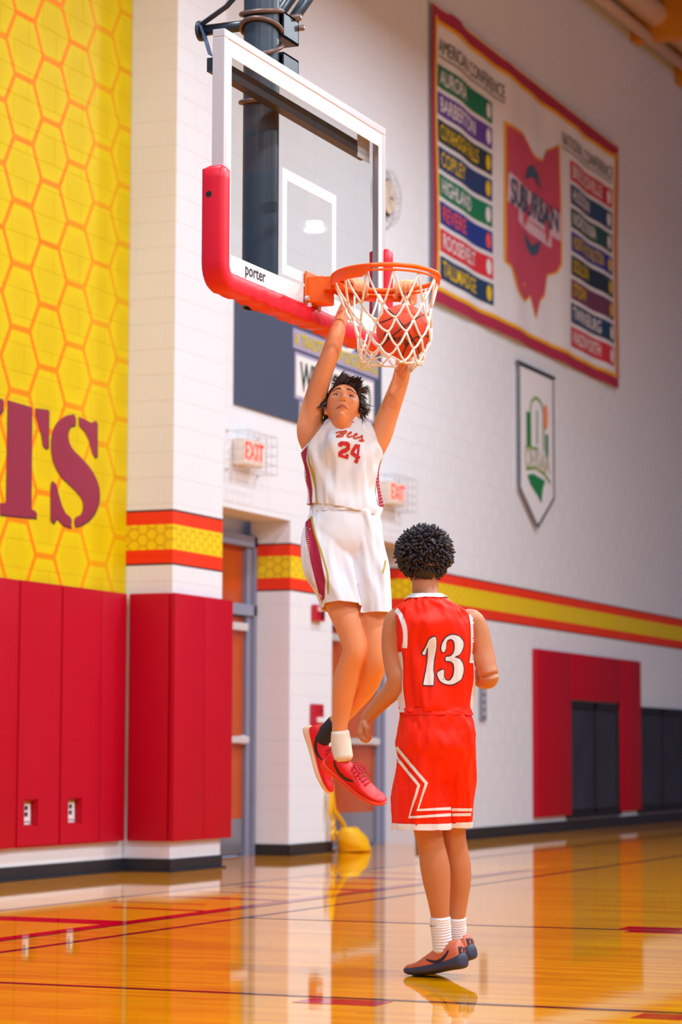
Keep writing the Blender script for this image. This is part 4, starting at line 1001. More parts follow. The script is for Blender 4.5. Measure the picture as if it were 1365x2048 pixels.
# ---- shoes: local x forward (heel 0), y to the left, z up
def shoe_frame(heel, toe_dir, up_hint):
    f = toe_dir.normalized(); u = (up_hint-f*up_hint.dot(f)).normalized(); s = u.cross(f)
    return Matrix(((f.x, s.x, u.x, heel.x), (f.y, s.y, u.y, heel.y), (f.z, s.z, u.z, heel.z), (0, 0, 0, 1)))
def shoe(parent, M, L, m_up, m_sole, m_lace, m_mark, label, spec):
    k = L/.31
    def loft2(st, n=28, top=True):
        bm = B(); rings = []
        for (x, w_, z0, z1, y0) in st:
            r = []
            for q in range(n):
                a = 2*PI*q/n; c, s = math.cos(a), math.sin(a)
                yy = w_*math.copysign(abs(c)**.75, c); zc = (z0+z1)/2; zz_ = zc+(z1-z0)/2*math.copysign(abs(s)**.8, s)
                if s > 0: yy *= 1-.35*s*s if top else 1
                r.append(bm.verts.new(M @ V((x*k, (yy+y0)*k, zz_*k))))
            rings.append(r)
        for i in range(len(rings)-1):
            for q in range(n): bm.faces.new((rings[i][q], rings[i][(q+1) % n], rings[i+1][(q+1) % n], rings[i+1][q]))
        bm.faces.new(rings[0]); bm.faces.new(rings[-1][::-1]); return bm
    sm = lambda rows: [tuple(r) for r in catmull(rows, 4)]
    uh_ = 1.16 if spec.get('thick') else 1.0
    up = loft2(sm([(r[0], r[1], r[2], r[3]*uh_, r[4]) for r in [(.004, .018, .03, .075, 0), (.012, .029, .022, .095, 0), (.035, .036, .018, .104, 0), (.07, .038, .018, .098, 0), (.105, .039, .018, .092, 0), (.14, .042, .018, .086, 0), (.18, .047, .018, .072, 0), (.22, .050, .02, .058, .001), (.255, .047, .024, .050, .002), (.285, .040, .027, .050, .004), (.302, .029, .029, .046, .005), (.310, .012, .032, .042, .006)]]))
    bmesh.ops.recalc_face_normals(up, faces=up.faces[:]); up.normal_update(); bu = BVHTree.FromBMesh(up)
    o = wobj('shoe', up, m_up, parent, True); o['label'] = label
    th_ = 1.45 if spec.get('thick') else 1.0
    sole = loft2(sm([(r[0], r[1]*(1.06 if th_ > 1 else 1), r[2], r[2]+(r[3]-r[2])*th_, r[4]) for r in [(-.004, .014, .008, .036, 0), (.004, .028, .0, .042, 0), (.03, .036, -.002, .038, 0), (.08, .037, .0, .033, 0), (.13, .040, .0, .030, 0), (.18, .049, 0, .028, 0), (.22, .053, .001, .029, .001), (.26, .049, .006, .032, .002), (.29, .044, .012, .036, .004), (.308, .030, .019, .038, .006), (.316, .012, .025, .037, .006)]]), top=False)
    wobj('sole', sole, m_sole, o, True)
    def on_up(x, side, z):
        d = V((0, -side, 0)); p = V((x*k, side*.2, z*k)); h, n, _, _ = bu.ray_cast(M @ p, (M.to_3x3() @ d).normalized()); return (h, n)
    if spec.get('laces', True):
        bm = B()
        for q in range(6):
            x = .125+.016*q; pts = []
            for a in range(7):
                y = (-.026+.052*a/6)*(1-.03*q); p = M @ V(((x+.006*(1 if (a % 2) else 0))*k, y*k, .2)); h, n, _, _ = bu.ray_cast(p, (M.to_3x3() @ V((0, 0, -1))).normalized())
                if h is not None: pts.append(h+n*.003)
            if len(pts) > 3: tube(bm, pts, .0032*k, 6)
        for s in (-1, 1):
            pts = [M @ (V(p_)*k) for p_ in ((.118, s*.006, .096), (.125, s*.02, .108), (.145, s*.030, .108), (.168, s*.028, .096), (.165, s*.014, .090), (.135, s*.004, .098))]
            tube(bm, [V(p_) for p_ in catmull([tuple(p_) for p_ in pts], 5)], .0028*k, 6)
            pts = [M @ (V(p_)*k) for p_ in ((.12, s*.004, .097), (.14, s*.022, .100), (.175, s*.034, .085), (.195, s*.040, .074))]
            tube(bm, [V(p_) for p_ in catmull([tuple(p_) for p_ in pts], 5)], .0026*k, 6)
        wobj('laces', bm, m_lace, o, True)
    if spec.get('swoosh'):
        for side in (1, -1):
            bm = B()
            cen = [(.045, .078, .006), (.06, .062, .010), (.085, .047, .013), (.115, .040, .014), (.135, .044, .011), (.16, .055, .006), (.19, .068, .001)] if not spec.get('flip') else [(.03, .075, .003), (.05, .06, .009), (.08, .047, .013), (.11, .041, .014), (.132, .045, .010), (.15, .056, .002)]
            vs, fs = stroke2d([(a, b) for a, b, c in cen], [c for a, b, c in cen])
            bv = []
            for (a, b) in vs:
                h, n = on_up(a, side, b); bv.append(bm.verts.new(h+n*.0025) if h is not None else None)
            for f in fs:
                if all(bv[i] is not None for i in f): bm.faces.new([bv[i] for i in f])
            wobj('side_mark', bm, m_mark, o, True)
    if spec.get('heel'):
        bm = B()
        for pl_ in ([(-.012, .085), (-.012, .055)], [(-.012, .068), (-.002, .085)], [(-.012, .068), (-.003, .055)], [(.006, .055), (.014, .056), (.02, .064), (.02, .072), (.014, .080), (.006, .082), (.006, .055)]):
            vs, fs = stroke2d(pl_, .0055); bv = []
            for (a, b) in vs:
                h, n, _, _ = bu.ray_cast(M @ V((-.2, -a*1.35*k, b*k)), (M.to_3x3() @ V((1, 0, 0))).normalized()); bv.append(bm.verts.new(h+n*.003) if h is not None else None)
            for f in fs:
                if all(bv[i] is not None for i in f): bm.faces.new([bv[i] for i in f])
        wobj('heel_emblem', bm, m_mark, o, True)
    return o
def hand(bm, W, K, side, up, curl=None, w=.08, thumb=None):
    pass

# ================================================================ PLAYER DUNKING (white number 24)
M_SKIN1 = skin_mat('light_warm_skin', (242, 158, 108)); M_HAIR1 = mat('dark_brown_hair', (52, 34, 32), .4, noise=.3, nscale=30)
M_WHITECLOTH = mat('white_jersey_knit', (244, 244, 250), .7, bump=.06, bscale=500); M_CRIMCLOTH = mat('crimson_jersey_knit', (178, 24, 66), .7); M_OLIVE = mat('old_gold_jersey_trim', (198, 166, 10), .7)
M_PINKLINE = mat('pale_pink_hatch', (240, 190, 190), .7); M_ORTRIM = mat('gold_number_edge', (246, 150, 10), .6); M_REDNUM = mat('crimson_number_twill', (214, 26, 50), .6)
def grip(bm, a_ang, wrist, thumb_dir):
    Pb = rimp(a_ang, RR, -.006); t = (rimp(a_ang+.05, RR)-rimp(a_ang-.05, RR)).normalized(); nrm = (RC-Pb); nrm.z = 0; nrm.normalize(); up = V((0, 0, 1))
    if t.dot(RT2) < 0: t = -t
    kn = Pb-nrm*.034+up*.030; low = Pb-nrm*.040-up*.045
    limb(bm, [(wrist, .028, .021), (wrist.lerp(low, .5), .031, .02), (low, .039, .018), (kn.lerp(low, .45), .041, .018), (kn, .040, .0145)], t, 16, 4)
    for q in range(4):
        o_ = t*(-.031+.0207*q); ln = (.94, 1.03, 1.0, .86)[q] if thumb_dir < 0 else (.86, 1.0, 1.03, .94)[q]
        p = [kn+o_-nrm*.004, kn+o_+up*.010+nrm*.012, Pb+o_*1.02+up*.040*ln+nrm*.004, Pb+o_*1.04+up*.030*ln+nrm*.030, Pb+o_*1.04+up*.008+nrm*.0375, Pb+o_*1.03-up*.014*ln+nrm*.030]
        limb(bm, [(p[0], .0115), (p[1], .0118), (p[2], .0112), (p[3], .0108), (p[4], .0100), (p[5], .0088)], t, 10, 3)
    s = thumb_dir
    p = [low+t*s*.02, low+t*s*.042+up*.015+nrm*.008, Pb+t*s*.052-up*.022+nrm*.006, Pb+t*s*.040-up*.022+nrm*.026]
    limb(bm, [(p[0], .016), (p[1], .0135), (p[2], .0115), (p[3], .0095)], t, 10, 4)
D0 = 11.16
psi = math.radians(10)
Fv = (-FW2*math.cos(psi)+RT2*math.sin(psi)).normalized(); Lv = (RT2*math.cos(psi)+FW2*math.sin(psi)).normalized(); Zv = V((0, 0, 1))
def J(u, v, dd=0.0): return at(u, v, D0+dd)
def near_angle(u):
    best = None
    for k in range(720):
        a = 2*PI*k/720; p = rimp(a, RR); x, y, z = to_px(p)
        if z > to_px(RC)[2]:
            if best is None or abs(x-u) < best[0]: best = (abs(x-u), a)
    return best[1]
aA, aB = near_angle(713), near_angle(812)
bm = B()
limb(bm, [(J(690, 1110), .12, .095), (J(688, 1050), .128, .095), (J(687, 985), .126, .092), (J(687, 930), .143, .102), (J(688, 890), .148, .102), (J(690, 862), .135, .09), (J(691, 842), .085, .07), (J(692, 828, .03), .056, .056)], Lv, 28)
# shoulders into raised arms
dA = to_px(rimp(aA, RR))[2]-D0+.03; dB = to_px(rimp(aB, RR))[2]-D0+.03
wA, wB = J(698, 598, dA), J(817, 608, dB)
limb(bm, [(J(655, 935, .02), .045, .05), (J(630, 893, .02), .058, .07), (J(620, 862, .01), .060, .068), (J(624, 826), .0535, .058), (J(634, 787, -.015), .0485, .052), (J(646, 748, -.03), .0445, .047), (J(658, 716, -.04), .0405, .041), (J(666, 694, -.035), .0405, .043), (J(675, 664, -.02), .0365, .042), (J(686, 628, dA*.6), .0285, .033), (wA, .0235, .027)], Lv, 22)
limb(bm, [(J(730, 935, .02), .045, .05), (J(750, 895, .02), .050, .068), (J(764, 864, .01), .0515, .064), (J(775, 833), .0475, .056), (J(787, 801, -.015), .043, .05), (J(799, 768, -.03), .039, .044), (J(805, 745, -.035), .0375, .04), (J(809, 718, -.025), .0375, .042), (J(812, 680, 0), .034, .04), (J(815, 642, dB*.6), .0275, .032), (wB, .023, .027)], Lv, 22)
grip(bm, aA, wA, 1); grip(bm, aB, wB, -1)
# legs: his right (straighter) and left (folded back)
KR, AR_ = J(708, 1294, -.10), J(680, 1462, .02)
limb(bm, [(J(655, 1070, .01), .09, .095), (J(664, 1130, -.02), .086, .092), (J(680, 1195, -.055), .077, .082), (J(697, 1246, -.085), .064, .069), (J(707, 1280, -.10), .057, .059), (J(709, 1303, -.10), .0535, .056), (J(701, 1330, -.07), .054, .056), (J(693, 1358, -.035), .0585, .063), (J(687, 1392, -.01), .050, .056), (J(683, 1425, .01), .0405, .046), (J(680, 1458, .02), .035, .039), (J(682, 1490, .025), .036, .042), (J(690, 1515, .01), .036, .038)], Lv, 22)
limb(bm, [(J(718, 1070, .02), .09, .095), (J(728, 1130, 0), .083, .09), (J(739, 1195, -.03), .072, .08), (J(747, 1250, -.06), .060, .066), (J(751, 1300, -.075), .055, .059), (J(750, 1328, -.06), .054, .057), (J(741, 1352, .0), .056, .058), (J(727, 1375, .06), .058, .060), (J(706, 1403, .12), .050, .052), (J(684, 1432, .17), .040, .042), (J(662, 1458, .20), .035, .038), (J(648, 1475, .215), .034, .037)], Lv, 22)
# head
hp = math.radians(37); hr = math.radians(6); hy = math.radians(2)
Fh0 = (-FW2*math.cos(hy)+RT2*math.sin(hy)); Lh0 = (RT2*math.cos(hy)+FW2*math.sin(hy))
Fh = Fh0*math.cos(hp)+Zv*math.sin(hp); Uh0 = Zv*math.cos(hp)-Fh0*math.sin(hp)
Lh = Lh0*math.cos(hr)-Uh0*math.sin(hr); Uh = Uh0*math.cos(hr)+Lh0*math.sin(hr)
HO = J(687.5, 790, -.105)-Fh*.078
def G(x, z, x0, z0, sx, sz): return math.exp(-((x-x0)/sx)**2-((z-z0)/sz)**2)
def sstep(a, b, x):
    t_ = max(0, min(1, (x-a)/(b-a))); return t_*t_*(3-2*t_)
def face_point(dx, dy, dz):
    lo_ = max(0, -dz)
    X = .0755*dx*(1-.36*sstep(.12, .95, lo_)); Z = .116*dz
    Y = (.094*dy*(1-.05*lo_)) if dy > 0 else .103*dy*(1-.45*sstep(0, 1, lo_))
    if dy > 0:
        x, z = X, Z; f = sstep(0, .4, dy); b = 0.0
        if -.055 < z < .024:
            q = (.014-z)/.056; b += f*(.006+.025*max(0, min(1, q)))*math.exp(-(x/(.0082+.0045*max(0, q)))**2)*sstep(-.053, -.044, z)*sstep(.024, .008, z)
        for s in (-1, 1):
            b += .0105*G(x, z, s*.0145, -.0435, .0062, .006) - .0165*G(x, z, s*.031, -.001, .0150, .0105) + .0075*G(x, z, s*.029, .019, .020, .0065) + .0075*G(x, z, s*.044, -.024, .016, .013) - .006*G(x, z, s*.043, -.062, .014, .022)
        b += .0075*G(x, z, 0, -.0620, .022, .0050) + .0075*G(x, z, 0, -.0765, .018, .0055) - .0075*G(x, z, 0, -.0690, .026, .0024) + .012*G(x, z, 0, -.101, .018, .013) - .006*G(x, z, 0, -.0875, .02, .005)
        b += .004*G(x, z, 0, .05, .04, .03)
        for s in (-1, 1): b -= .006*G(x, z, s*.007, -.0480, .0034, .003)
        Y += b*f
    return V((X, Y, Z))
def hw_(p): return HO+Lh*p[0]+Fh*p[1]+Uh*p[2]
def add_head(bm, hw, nu=110, nv=90):
    R = [[bm.verts.new(hw(face_point(math.sin(PI*j/nv)*math.sin(2*PI*i/nu), math.sin(PI*j/nv)*math.cos(2*PI*i/nu), math.cos(PI*j/nv)))) for i in range(nu)] for j in range(1, nv)]
    tp, bt = bm.verts.new(hw(face_point(0, 0, 1))), bm.verts.new(hw(face_point(0, 0, -1)))
    for j in range(len(R)-1):
        for i in range(nu): bm.faces.new((R[j][i], R[j][(i+1) % nu], R[j+1][(i+1) % nu], R[j+1][i]))
    for i in range(nu): bm.faces.new((tp, R[0][(i+1) % nu], R[0][i])); bm.faces.new((bt, R[-1][i], R[-1][(i+1) % nu]))
add_head(bm, hw_)
for s in (-1, 1):
    ec = hw_((s*.0755, -.012, -.012)); ellipsoid(bm, ec, (Lh*s*.75+Fh*-.25).normalized()*.008, (Fh*.9+Lh*s*.3).normalized()*.017, Uh*.030)
    ellipsoid(bm, hw_((s*.0765, -.008, -.036)), Lh*.006, Fh*.009, Uh*.011)
limb(bm, [(J(691, 856, .03), .06, .06), (HO-Uh*.075-Fh*.045, .055, .055), (HO-Uh*.02-Fh*.04, .052, .055)], Lv, 20)
p24 = link('person', remesh(bm, .0036, 3, .5), M_SKIN1)
tag(p24, 'player in white 24 uniform hanging from the rim with both hands', 'person')
bv24 = bvh_of(p24.data)
# face details
def on_face(x, z, off=.001):
    h, n, _, _ = bv24.ray_cast(hw_((x, .3, z)), -Fh)
    return (h if h is not None else hw_((x, .09, z)))+Fh*off
M_EYE = mat('eye_white', (226, 214, 222), .25); M_IRIS = mat('blue_grey_iris', (62, 70, 104), .2); M_LIP = mat('rose_lip', (206, 112, 82), .7, spec=.2); M_LINE2 = mat('mouth_shadow_line', (120, 50, 44), .6); M_BROW = mat('brown_brow_hair', (92, 58, 44), .6)
for s in (-1, 1):
    c = on_face(s*.031, -.001, 0)-Fh*.0025
    bm = B(); ellipsoid(bm, c, Lh*.0125, Fh*.0062, Uh*.0052); eye = wobj('eye', bm, M_EYE, p24, True)
    bm = B(); ellipsoid(bm, c+Fh*.0042+Uh*.0012+Lh*.001, Lh*.0055, Fh*.0028, Uh*.0052, 14, 10); wobj('iris', bm, M_IRIS, eye, True)
    bm = B(); tube(bm, [c+Lh*(.0145*math.cos(a))+Uh*(.0066*math.sin(a))+Fh*(.0058*math.sin(a)+.0005) for a in [PI*k/10 for k in range(11)]], [.0012+.0010*math.sin(PI*k/10) for k in range(11)], 6); wobj('upper_eyelid', bm, M_BROW, p24, True)
    bm = B(); pts = [on_face(s*(.012+.040*k/8), .0165+.006*math.sin(PI*(k+1)/10)+.0045*(k/8), .0015) for k in range(9)]
    tube(bm, pts, [.0024, .0036, .0040, .0040, .0038, .0034, .003, .0022, .0012], 6); wobj('eyebrow', bm, M_BROW, p24, True)
    bm = B(); ellipsoid(bm, on_face(s*.0070, -.0490, .0)-Fh*.0004, Lh*.0036, Fh*.002, Uh*.0026, 10, 8); wobj('nostril', bm, mat('nostril_shadow', (96, 40, 30), .8), p24, True)
decal('lips', [poly2d([(-.026, -.0705), (-.013, -.0640), (-.004, -.0615), (0, -.0630), (.004, -.0615), (.013, -.0640), (.026, -.0705), (.013, -.0770), (0, -.0790), (-.013, -.0770)])], bv24, M_LIP, p24, .0008, .006, HO+Fh*.3, -Fh, Lh, Uh)
bm = B(); tube(bm, [on_face(-.027+.054*k/12, -.0690-.0022*(abs(k-6)/6)**1.5, .0006) for k in range(13)], .0014, 5); wobj('mouth_line', bm, M_LINE2, p24, True)
# hair
rh = random.Random(5); bm = B()
def scalp(az, el, r=1.0):
    return hw_(face_point(math.cos(el)*math.sin(az)*r, math.cos(el)*math.cos(az)*r, math.sin(el)))
for k in range(1500):
    az = rh.uniform(-PI, PI)
    el_min = .66 if abs(az) < .9 else (.35 if abs(az) < 1.25 else -.25)
    el = rh.uniform(el_min, 1.45)
    if rh.random() < .2: az = rh.uniform(-1.2, 1.4); el = rh.uniform(.66, .95)
    p = scalp(az, el); nrm = (p-HO).normalized(); fringe = abs(az) < 1.1 and el < 1.05
    side = math.sin(az); nz = mnoise.noise_vector((p-HO)*38)
    if fringe: flow = (Uh*.62+Lh*.45+Fh*.30+nz*.9).normalized(); ln = rh.uniform(.028, .060)
    else: flow = (-Fh*.40-Uh*.45*max(0, 1-el)+Lh*(side*.35)+nz*.75).normalized(); ln = rh.uniform(.028, .05)*(1.35 if side > .2 else 1)
    cur = nz*.5+V((rh.uniform(-1, 1), rh.uniform(-1, 1), rh.uniform(-1, 1)))*.16
    pts = [p-nrm*.004]
    for q in range(1, 7):
        t_ = q/6; pts.append(p+(nrm*(.60*t_-.50*t_*t_)+flow*(.3*t_+.62*t_*t_)+cur*t_*t_*.6)*ln+nrm*.004)
    tube(bm, pts, [.0028, .0031, .0030, .0027, .0022, .0014, .0004], 5)
hr_ = wobj('hair', bm, M_HAIR1, p24, True); hr_['label'] = 'messy dark brown hair'
bm = B()
for j in range(12):
    pass
capv = []
for j in range(14):
    row = []
    for i in range(40):
        az = 2*PI*i/40-PI; em = .60 if abs(az) < .9 else (.60-.9*(abs(az)-.9) if abs(az) < 1.7 else -.15)
        el = em+(PI/2-em)*j/13; p = scalp(az, min(el, 1.569)); row.append(bm.verts.new(p+(p-HO).normalized()*.004))
    capv.append(row)
for j in range(13):
    for i in range(40): bm.faces.new((capv[j][i], capv[j][(i+1) % 40], capv[j+1][(i+1) % 40], capv[j+1][i]))
wobj('hair_base', bm, M_HAIR1, p24, True)

# jersey
jst = [(J(689, 1046), .150, .115, .112), (J(689, 1020), .160, .122, .118), (J(687, 985), .158, .120, .115), (J(686, 950), .165, .124, .118), (J(685, 920), .174, .128, .122), (J(685, 893), .178, .126, .122), (J(687, 870), .166, .116, .112), (J(690, 852), .122, .098, .095), (J(692, 839), .084, .084, .084), (J(693, 826, .005), .068, .076, .076), (J(693, 812, .005), .062, .068, .07)]
JT1 = Tub(jst, Lv, Fv, .020, 2.0, .88, (3.0, 5))
bm = B(); JT1.build(bm, 110, 80)
def armhole(bm, strap, pit, outward):
    e = (pit-strap); n = e.cross(Fv).normalized()
    if n.dot(outward) < 0: n = -n
    cut(bm, strap, n); return n
nR = armhole(bm, J(652, 838), J(602, 902), -Lv); nL = armhole(bm, J(741, 846), J(764.5, 912), Lv)
cut(bm, J(690, 1022), (-Zv+Lv*-.18).normalized()); cut(bm, J(692, 822), (Zv+Fv*.30).normalized())
je = wobj('jersey', bm, M_WHITECLOTH, p24, True); je['label'] = 'white sleeveless jersey reading Bees 24'
bj = bvh_of(je.data)
sol = je.modifiers.new('s', 'SOLIDIFY'); sol.thickness = .003; sol.offset = -1
# prints on the jersey front (photo pixels laid onto the cloth)
def zf(pl_): return [(590+x*.16116, 730+y*.16116) for x, y in pl_]
two = [(540, 975), (575, 950), (655, 955), (682, 980), (680, 1045), (640, 1080), (590, 1098), (585, 1118), (632, 1125), (638, 1105), (668, 1110), (660, 1165), (540, 1132), (540, 1085), (575, 1055), (638, 1028), (642, 1000), (590, 990), (588, 1010), (545, 1005)]
four = [(745, 985), (808, 990), (795, 1130), (812, 1135), (806, 1160), (792, 1160), (788, 1192), (775, 1222), (735, 1200), (745, 1180), (752, 1182), (756, 1150), (695, 1105), (700, 1070)]
hole4 = [(768, 1035), (735, 1082), (762, 1105)]
def grow(pl_, k):
    cx_, cy_ = sum(p[0] for p in pl_)/len(pl_), sum(p[1] for p in pl_)/len(pl_); out = []
    n = len(pl_); A = sum(pl_[i][0]*pl_[(i+1) % n][1]-pl_[(i+1) % n][0]*pl_[i][1] for i in range(n)); sg_ = 1 if A > 0 else -1
    for i in range(n):
        a, b, c = pl_[i-1], pl_[i], pl_[(i+1) % n]
        d1 = (b[0]-a[0], b[1]-a[1]); d2 = (c[0]-b[0], c[1]-b[1]); l1 = math.hypot(*d1) or 1; l2 = math.hypot(*d2) or 1
        nx = (d1[1]/l1+d2[1]/l2)*.5; ny = -(d1[0]/l1+d2[0]/l2)*.5; out.append((b[0]+nx*k*sg_, b[1]+ny*k*sg_))
    return out
decal('number_edge', [poly2d(zf(grow(q, 7))) for q in (two, four)], bj, M_ORTRIM, je, .002, 5)
decal('number', [poly2d(zf(two))], bj, M_REDNUM, je, .0035, 5); decal('number', [poly2d(zf(four))], bj, M_REDNUM, je, .0035, 5); decal('number_counter', [poly2d(zf(hole4))], bj, M_WHITECLOTH, je, .0048, 5)
scr = [[(512, 850), (545, 835), (600, 830), (640, 822), (625, 850), (560, 858), (600, 862), (592, 885), (515, 890), (560, 868)], [(650, 868), (685, 855), (700, 840), (685, 838), (660, 860), (652, 885), (680, 895), (715, 880)], [(725, 885), (758, 872), (772, 858), (758, 855), (735, 875), (728, 902), (755, 912), (790, 895)], [(795, 905), (825, 885), (838, 880), (830, 905), (838, 925), (820, 938), (800, 932), (835, 945), (858, 935)]]
decal('script_edge', [stroke2d(smooth2d(zf(q), 4), 3.6) for q in scr], bj, M_ORTRIM, je, .002, 5)
decal('script_lettering', [stroke2d(smooth2d(zf(q), 4), 1.9) for q in scr], bj, M_REDNUM, je, .0035, 5)
decal('collar_mark', [poly2d([(690, 842), (697, 838.5), (703, 843), (697, 846)]), stroke2d([(699, 838), (708, 846)], 1.4), stroke2d([(687, 846), (693, 842.5)], 1.4)], bj, M_CRIMCLOTH, je, .003, 4)
# side panels of the jersey as strips of the same cloth surface
def tub_strip(tb, name, tA, tB, th0, th1, m, parent, off, n=40, k=4, wob=None, clip=()):
    bm = B(); R = []
    for j in range(n+1):
        t_ = tA+(tB-tA)*j/n; w0 = wob(j/n) if wob else 0
        R.append([bm.verts.new(tb.at(t_, th0+(th1-th0)*i/k+w0, off)) for i in range(k+1)])
    for j in range(n):
        for i in range(k): bm.faces.new((R[j][i], R[j][i+1], R[j+1][i+1], R[j+1][i]))
    for co, no in clip: cut(bm, co, no)
    return wobj(name, bm, m, parent, True)
clipR = [(J(652, 838)-nR*.004, nR)]; clipL = [(J(741, 846)-nL*.004, nL)]
for s in (-1, 1):
    th = s*math.radians(78); clip = clipR if s < 0 else clipL
    tub_strip(JT1, 'side_panel', .12, .66, th-.16, th+.16, M_CRIMCLOTH, je, .0022, clip=clip, wob=lambda q: .10*math.sin(3*q)*s)
    tub_strip(JT1, 'side_piping', .12, .62, th-s*.36, th-s*.28, M_OLIVE, je, .0026, clip=clip, wob=lambda q: .13*math.sin(3*q)*s)
    bm = B()
    for q in range(26):
        t_ = .13+.5*q/26; a0 = th-.15; pts = [JT1.at(t_+.012*i/3, a0+.17*i/3+.10*math.sin(3*(t_-.12)/.54)*s, .0032) for i in range(4)]
        tube(bm, pts, .0011, 4)
    for co, no in clip: cut(bm, co, no)
    o = wobj('hatch_lines', bm, M_PINKLINE, je); o['kind'] = 'stuff'
# shorts
PT = Tub([(J(688, 1006), .146, .112, .115), (J(688, 1040), .164, .122, .13), (J(688, 1080), .177, .13, .145), (J(690, 1115), .165, .106, .134), (J(692, 1150), .12, .07, .10)], Lv, Fv, .004, 4., .9)
RTu = Tub([(J(660, 1022), .088, .108, .11), (J(655, 1062), .104, .118, .122), (J(655, 1100, -.02), .112, .120, .122), (J(663, 1150, -.04), .112, .118, .118), (J(681, 1196, -.065), .096, .11, .112), (J(692, 1250, -.09), .090, .105, .108)], Lv, Fv, .020, 7., .9, (3.0, 2.6))
LTu = Tub([(J(716, 1022), .088, .108, .11), (J(723, 1062), .096, .117, .122), (J(731, 1105, 0), .090, .117, .12), (J(740, 1150, -.02), .083, .112, .115), (J(748, 1192, -.04), .074, .108, .11), (J(755, 1255, -.06), .070, .105, .108)], Lv, Fv, .020, 11., .9, (3.0, 2.6))
bm = B()
for tb in (PT, RTu, LTu): tb.build(bm, 64, 40, close=True)
me = remesh(bm, .0055, 7, .5); bm = B(); bm.from_mesh(me)
# hem cuts leg by leg: split at the body's middle plane
def hemcut(bm, co, no, sel):
    geom = [v for v in bm.verts if sel(v.co)]; gs = set(geom)
    es = [e for e in bm.edges if all(v in gs for v in e.verts)]; fs = [f for f in bm.faces if all(v in gs for v in f.verts)]
    bmesh.ops.bisect_plane(bm, geom=geom+es+fs, plane_co=co, plane_no=no, clear_outer=True)
mid = lambda c: (c-J(722, 1190)).dot(Lv+Zv*-.30)
hemcut(bm, J(690, 1214, -.09), (-Zv+Fv*.22-Lv*.05).normalized(), lambda c: mid(c) < 0 and c.z < J(690, 1150).z)
hemcut(bm, J(755, 1228, -.06), (-Zv+Fv*.05).normalized(), lambda c: mid(c) >= 0 and c.z < J(690, 1150).z)
cut(bm, J(688, 1009), Zv)
sh = wobj('shorts', bm, M_WHITECLOTH, p24, True); sh['label'] = 'white shorts with crimson side stripe'
bs = bvh_of(sh.data); sol = sh.modifiers.new('s', 'SOLIDIFY'); sol.thickness = .003; sol.offset = -1
WB = Tub([(J(688, 994), .140, .108, .112), (J(688, 1004), .148, .116, .118), (J(688, 1013), .152, .119, .121), (J(688, 1025), .156, .121, .124)], Lv, Fv, .004, 4., .9, (9, 2)); bm = B(); WB.build(bm, 90, 8); wobj('waistband', bm, M_WHITECLOTH, sh, True)
decal('side_stripe', [poly2d([(612, 1045), (622, 1035), (628, 1060), (640, 1105), (651, 1160), (650, 1195), (645, 1205), (638, 1185), (624, 1130), (613, 1080)])], bs, M_CRIMCLOTH, sh, .002, 6)
decal('side_piping', [stroke2d(smooth2d([(624, 1032), (630, 1065), (645, 1110), (656, 1150), (657, 1188)], 4), 3.2)], bs, M_OLIVE, sh, .003, 6)
o = decal('hatch_lines', [stroke2d([(611+.24*k+.0035*k*k, 1056+4.2*k), (617+.30*k+.0035*k*k, 1052+4.2*k+4)], 1.0) for k in range(34)], bs, M_PINKLINE, sh, .0035, 6); o['kind'] = 'stuff'
decal('side_piping', [stroke2d([(771, 1120), (768.5, 1136), (766, 1146)], 2.6)], bs, M_OLIVE, sh, .003, 6)
# socks and shoes
M_SOCKW = mat('cream_cotton_sock', (240, 226, 206), .8, bump=.1, bscale=60); M_SOCKB = mat('black_sock', (44, 40, 44), .8)
bm = B(); limb(bm, [(J(681, 1464, .02), .041, .046), (J(682, 1480, .022), .045, .05), (J(684, 1498, .02), .046, .051), (J(687, 1516, .012), .045, .048)], Lv, 28, 6); wobj('sock', bm, M_SOCKW, p24, True)['label'] = 'cream ankle sock'
bm = B(); limb(bm, [(J(671, 1447, .185), .040, .043), (J(661, 1458, .20), .040, .043), (J(650, 1470, .215), .041, .045), (J(642, 1480, .22), .040, .045)], Lv, 28, 6); wobj('sock', bm, M_SOCKB, p24, True)['label'] = 'black ankle sock'
M_SHOER = mat('bright_red_shoe_mesh', (242, 10, 16), .45, noise=.15, nscale=25, bump=.1, bscale=300); M_SOLEC = mat('cream_to_red_midsole', (246, 208, 168), .5); M_LACER = mat('crimson_lace', (214, 8, 56), .6); M_SWOOSH = mat('black_side_mark', (40, 34, 30), .4)
def place_shoe(ankle, f, u, L, loc=(.062, 0, .10)):
    M = shoe_frame(V((0, 0, 0)), f, u); k = L/.31; M.translation = ankle-(M.to_3x3() @ (V(loc)*k)); return M
def red_sole(o):
    pass
M1 = place_shoe(J(687, 1513, .01), RT*.80-UP*.54-FW*.26, UP*.80+RT*.42-FW*.42, .335)
shoe(p24, M1, .335, M_SHOER, mat('red_outsole', (250, 60, 20), .45), M_LACER, M_SWOOSH, 'bright red basketball shoe with loose laces', dict(swoosh=True))
M2 = place_shoe(J(655, 1470, .215), RT*.30-UP*.93-FW*.12, RT*.92+UP*.30-FW*.30, .32)
shoe(p24, M2, .32, M_SHOER, M_SOLEC, M_LACER, M_SWOOSH, 'bright red basketball shoe with cream midsole', dict(swoosh=True))

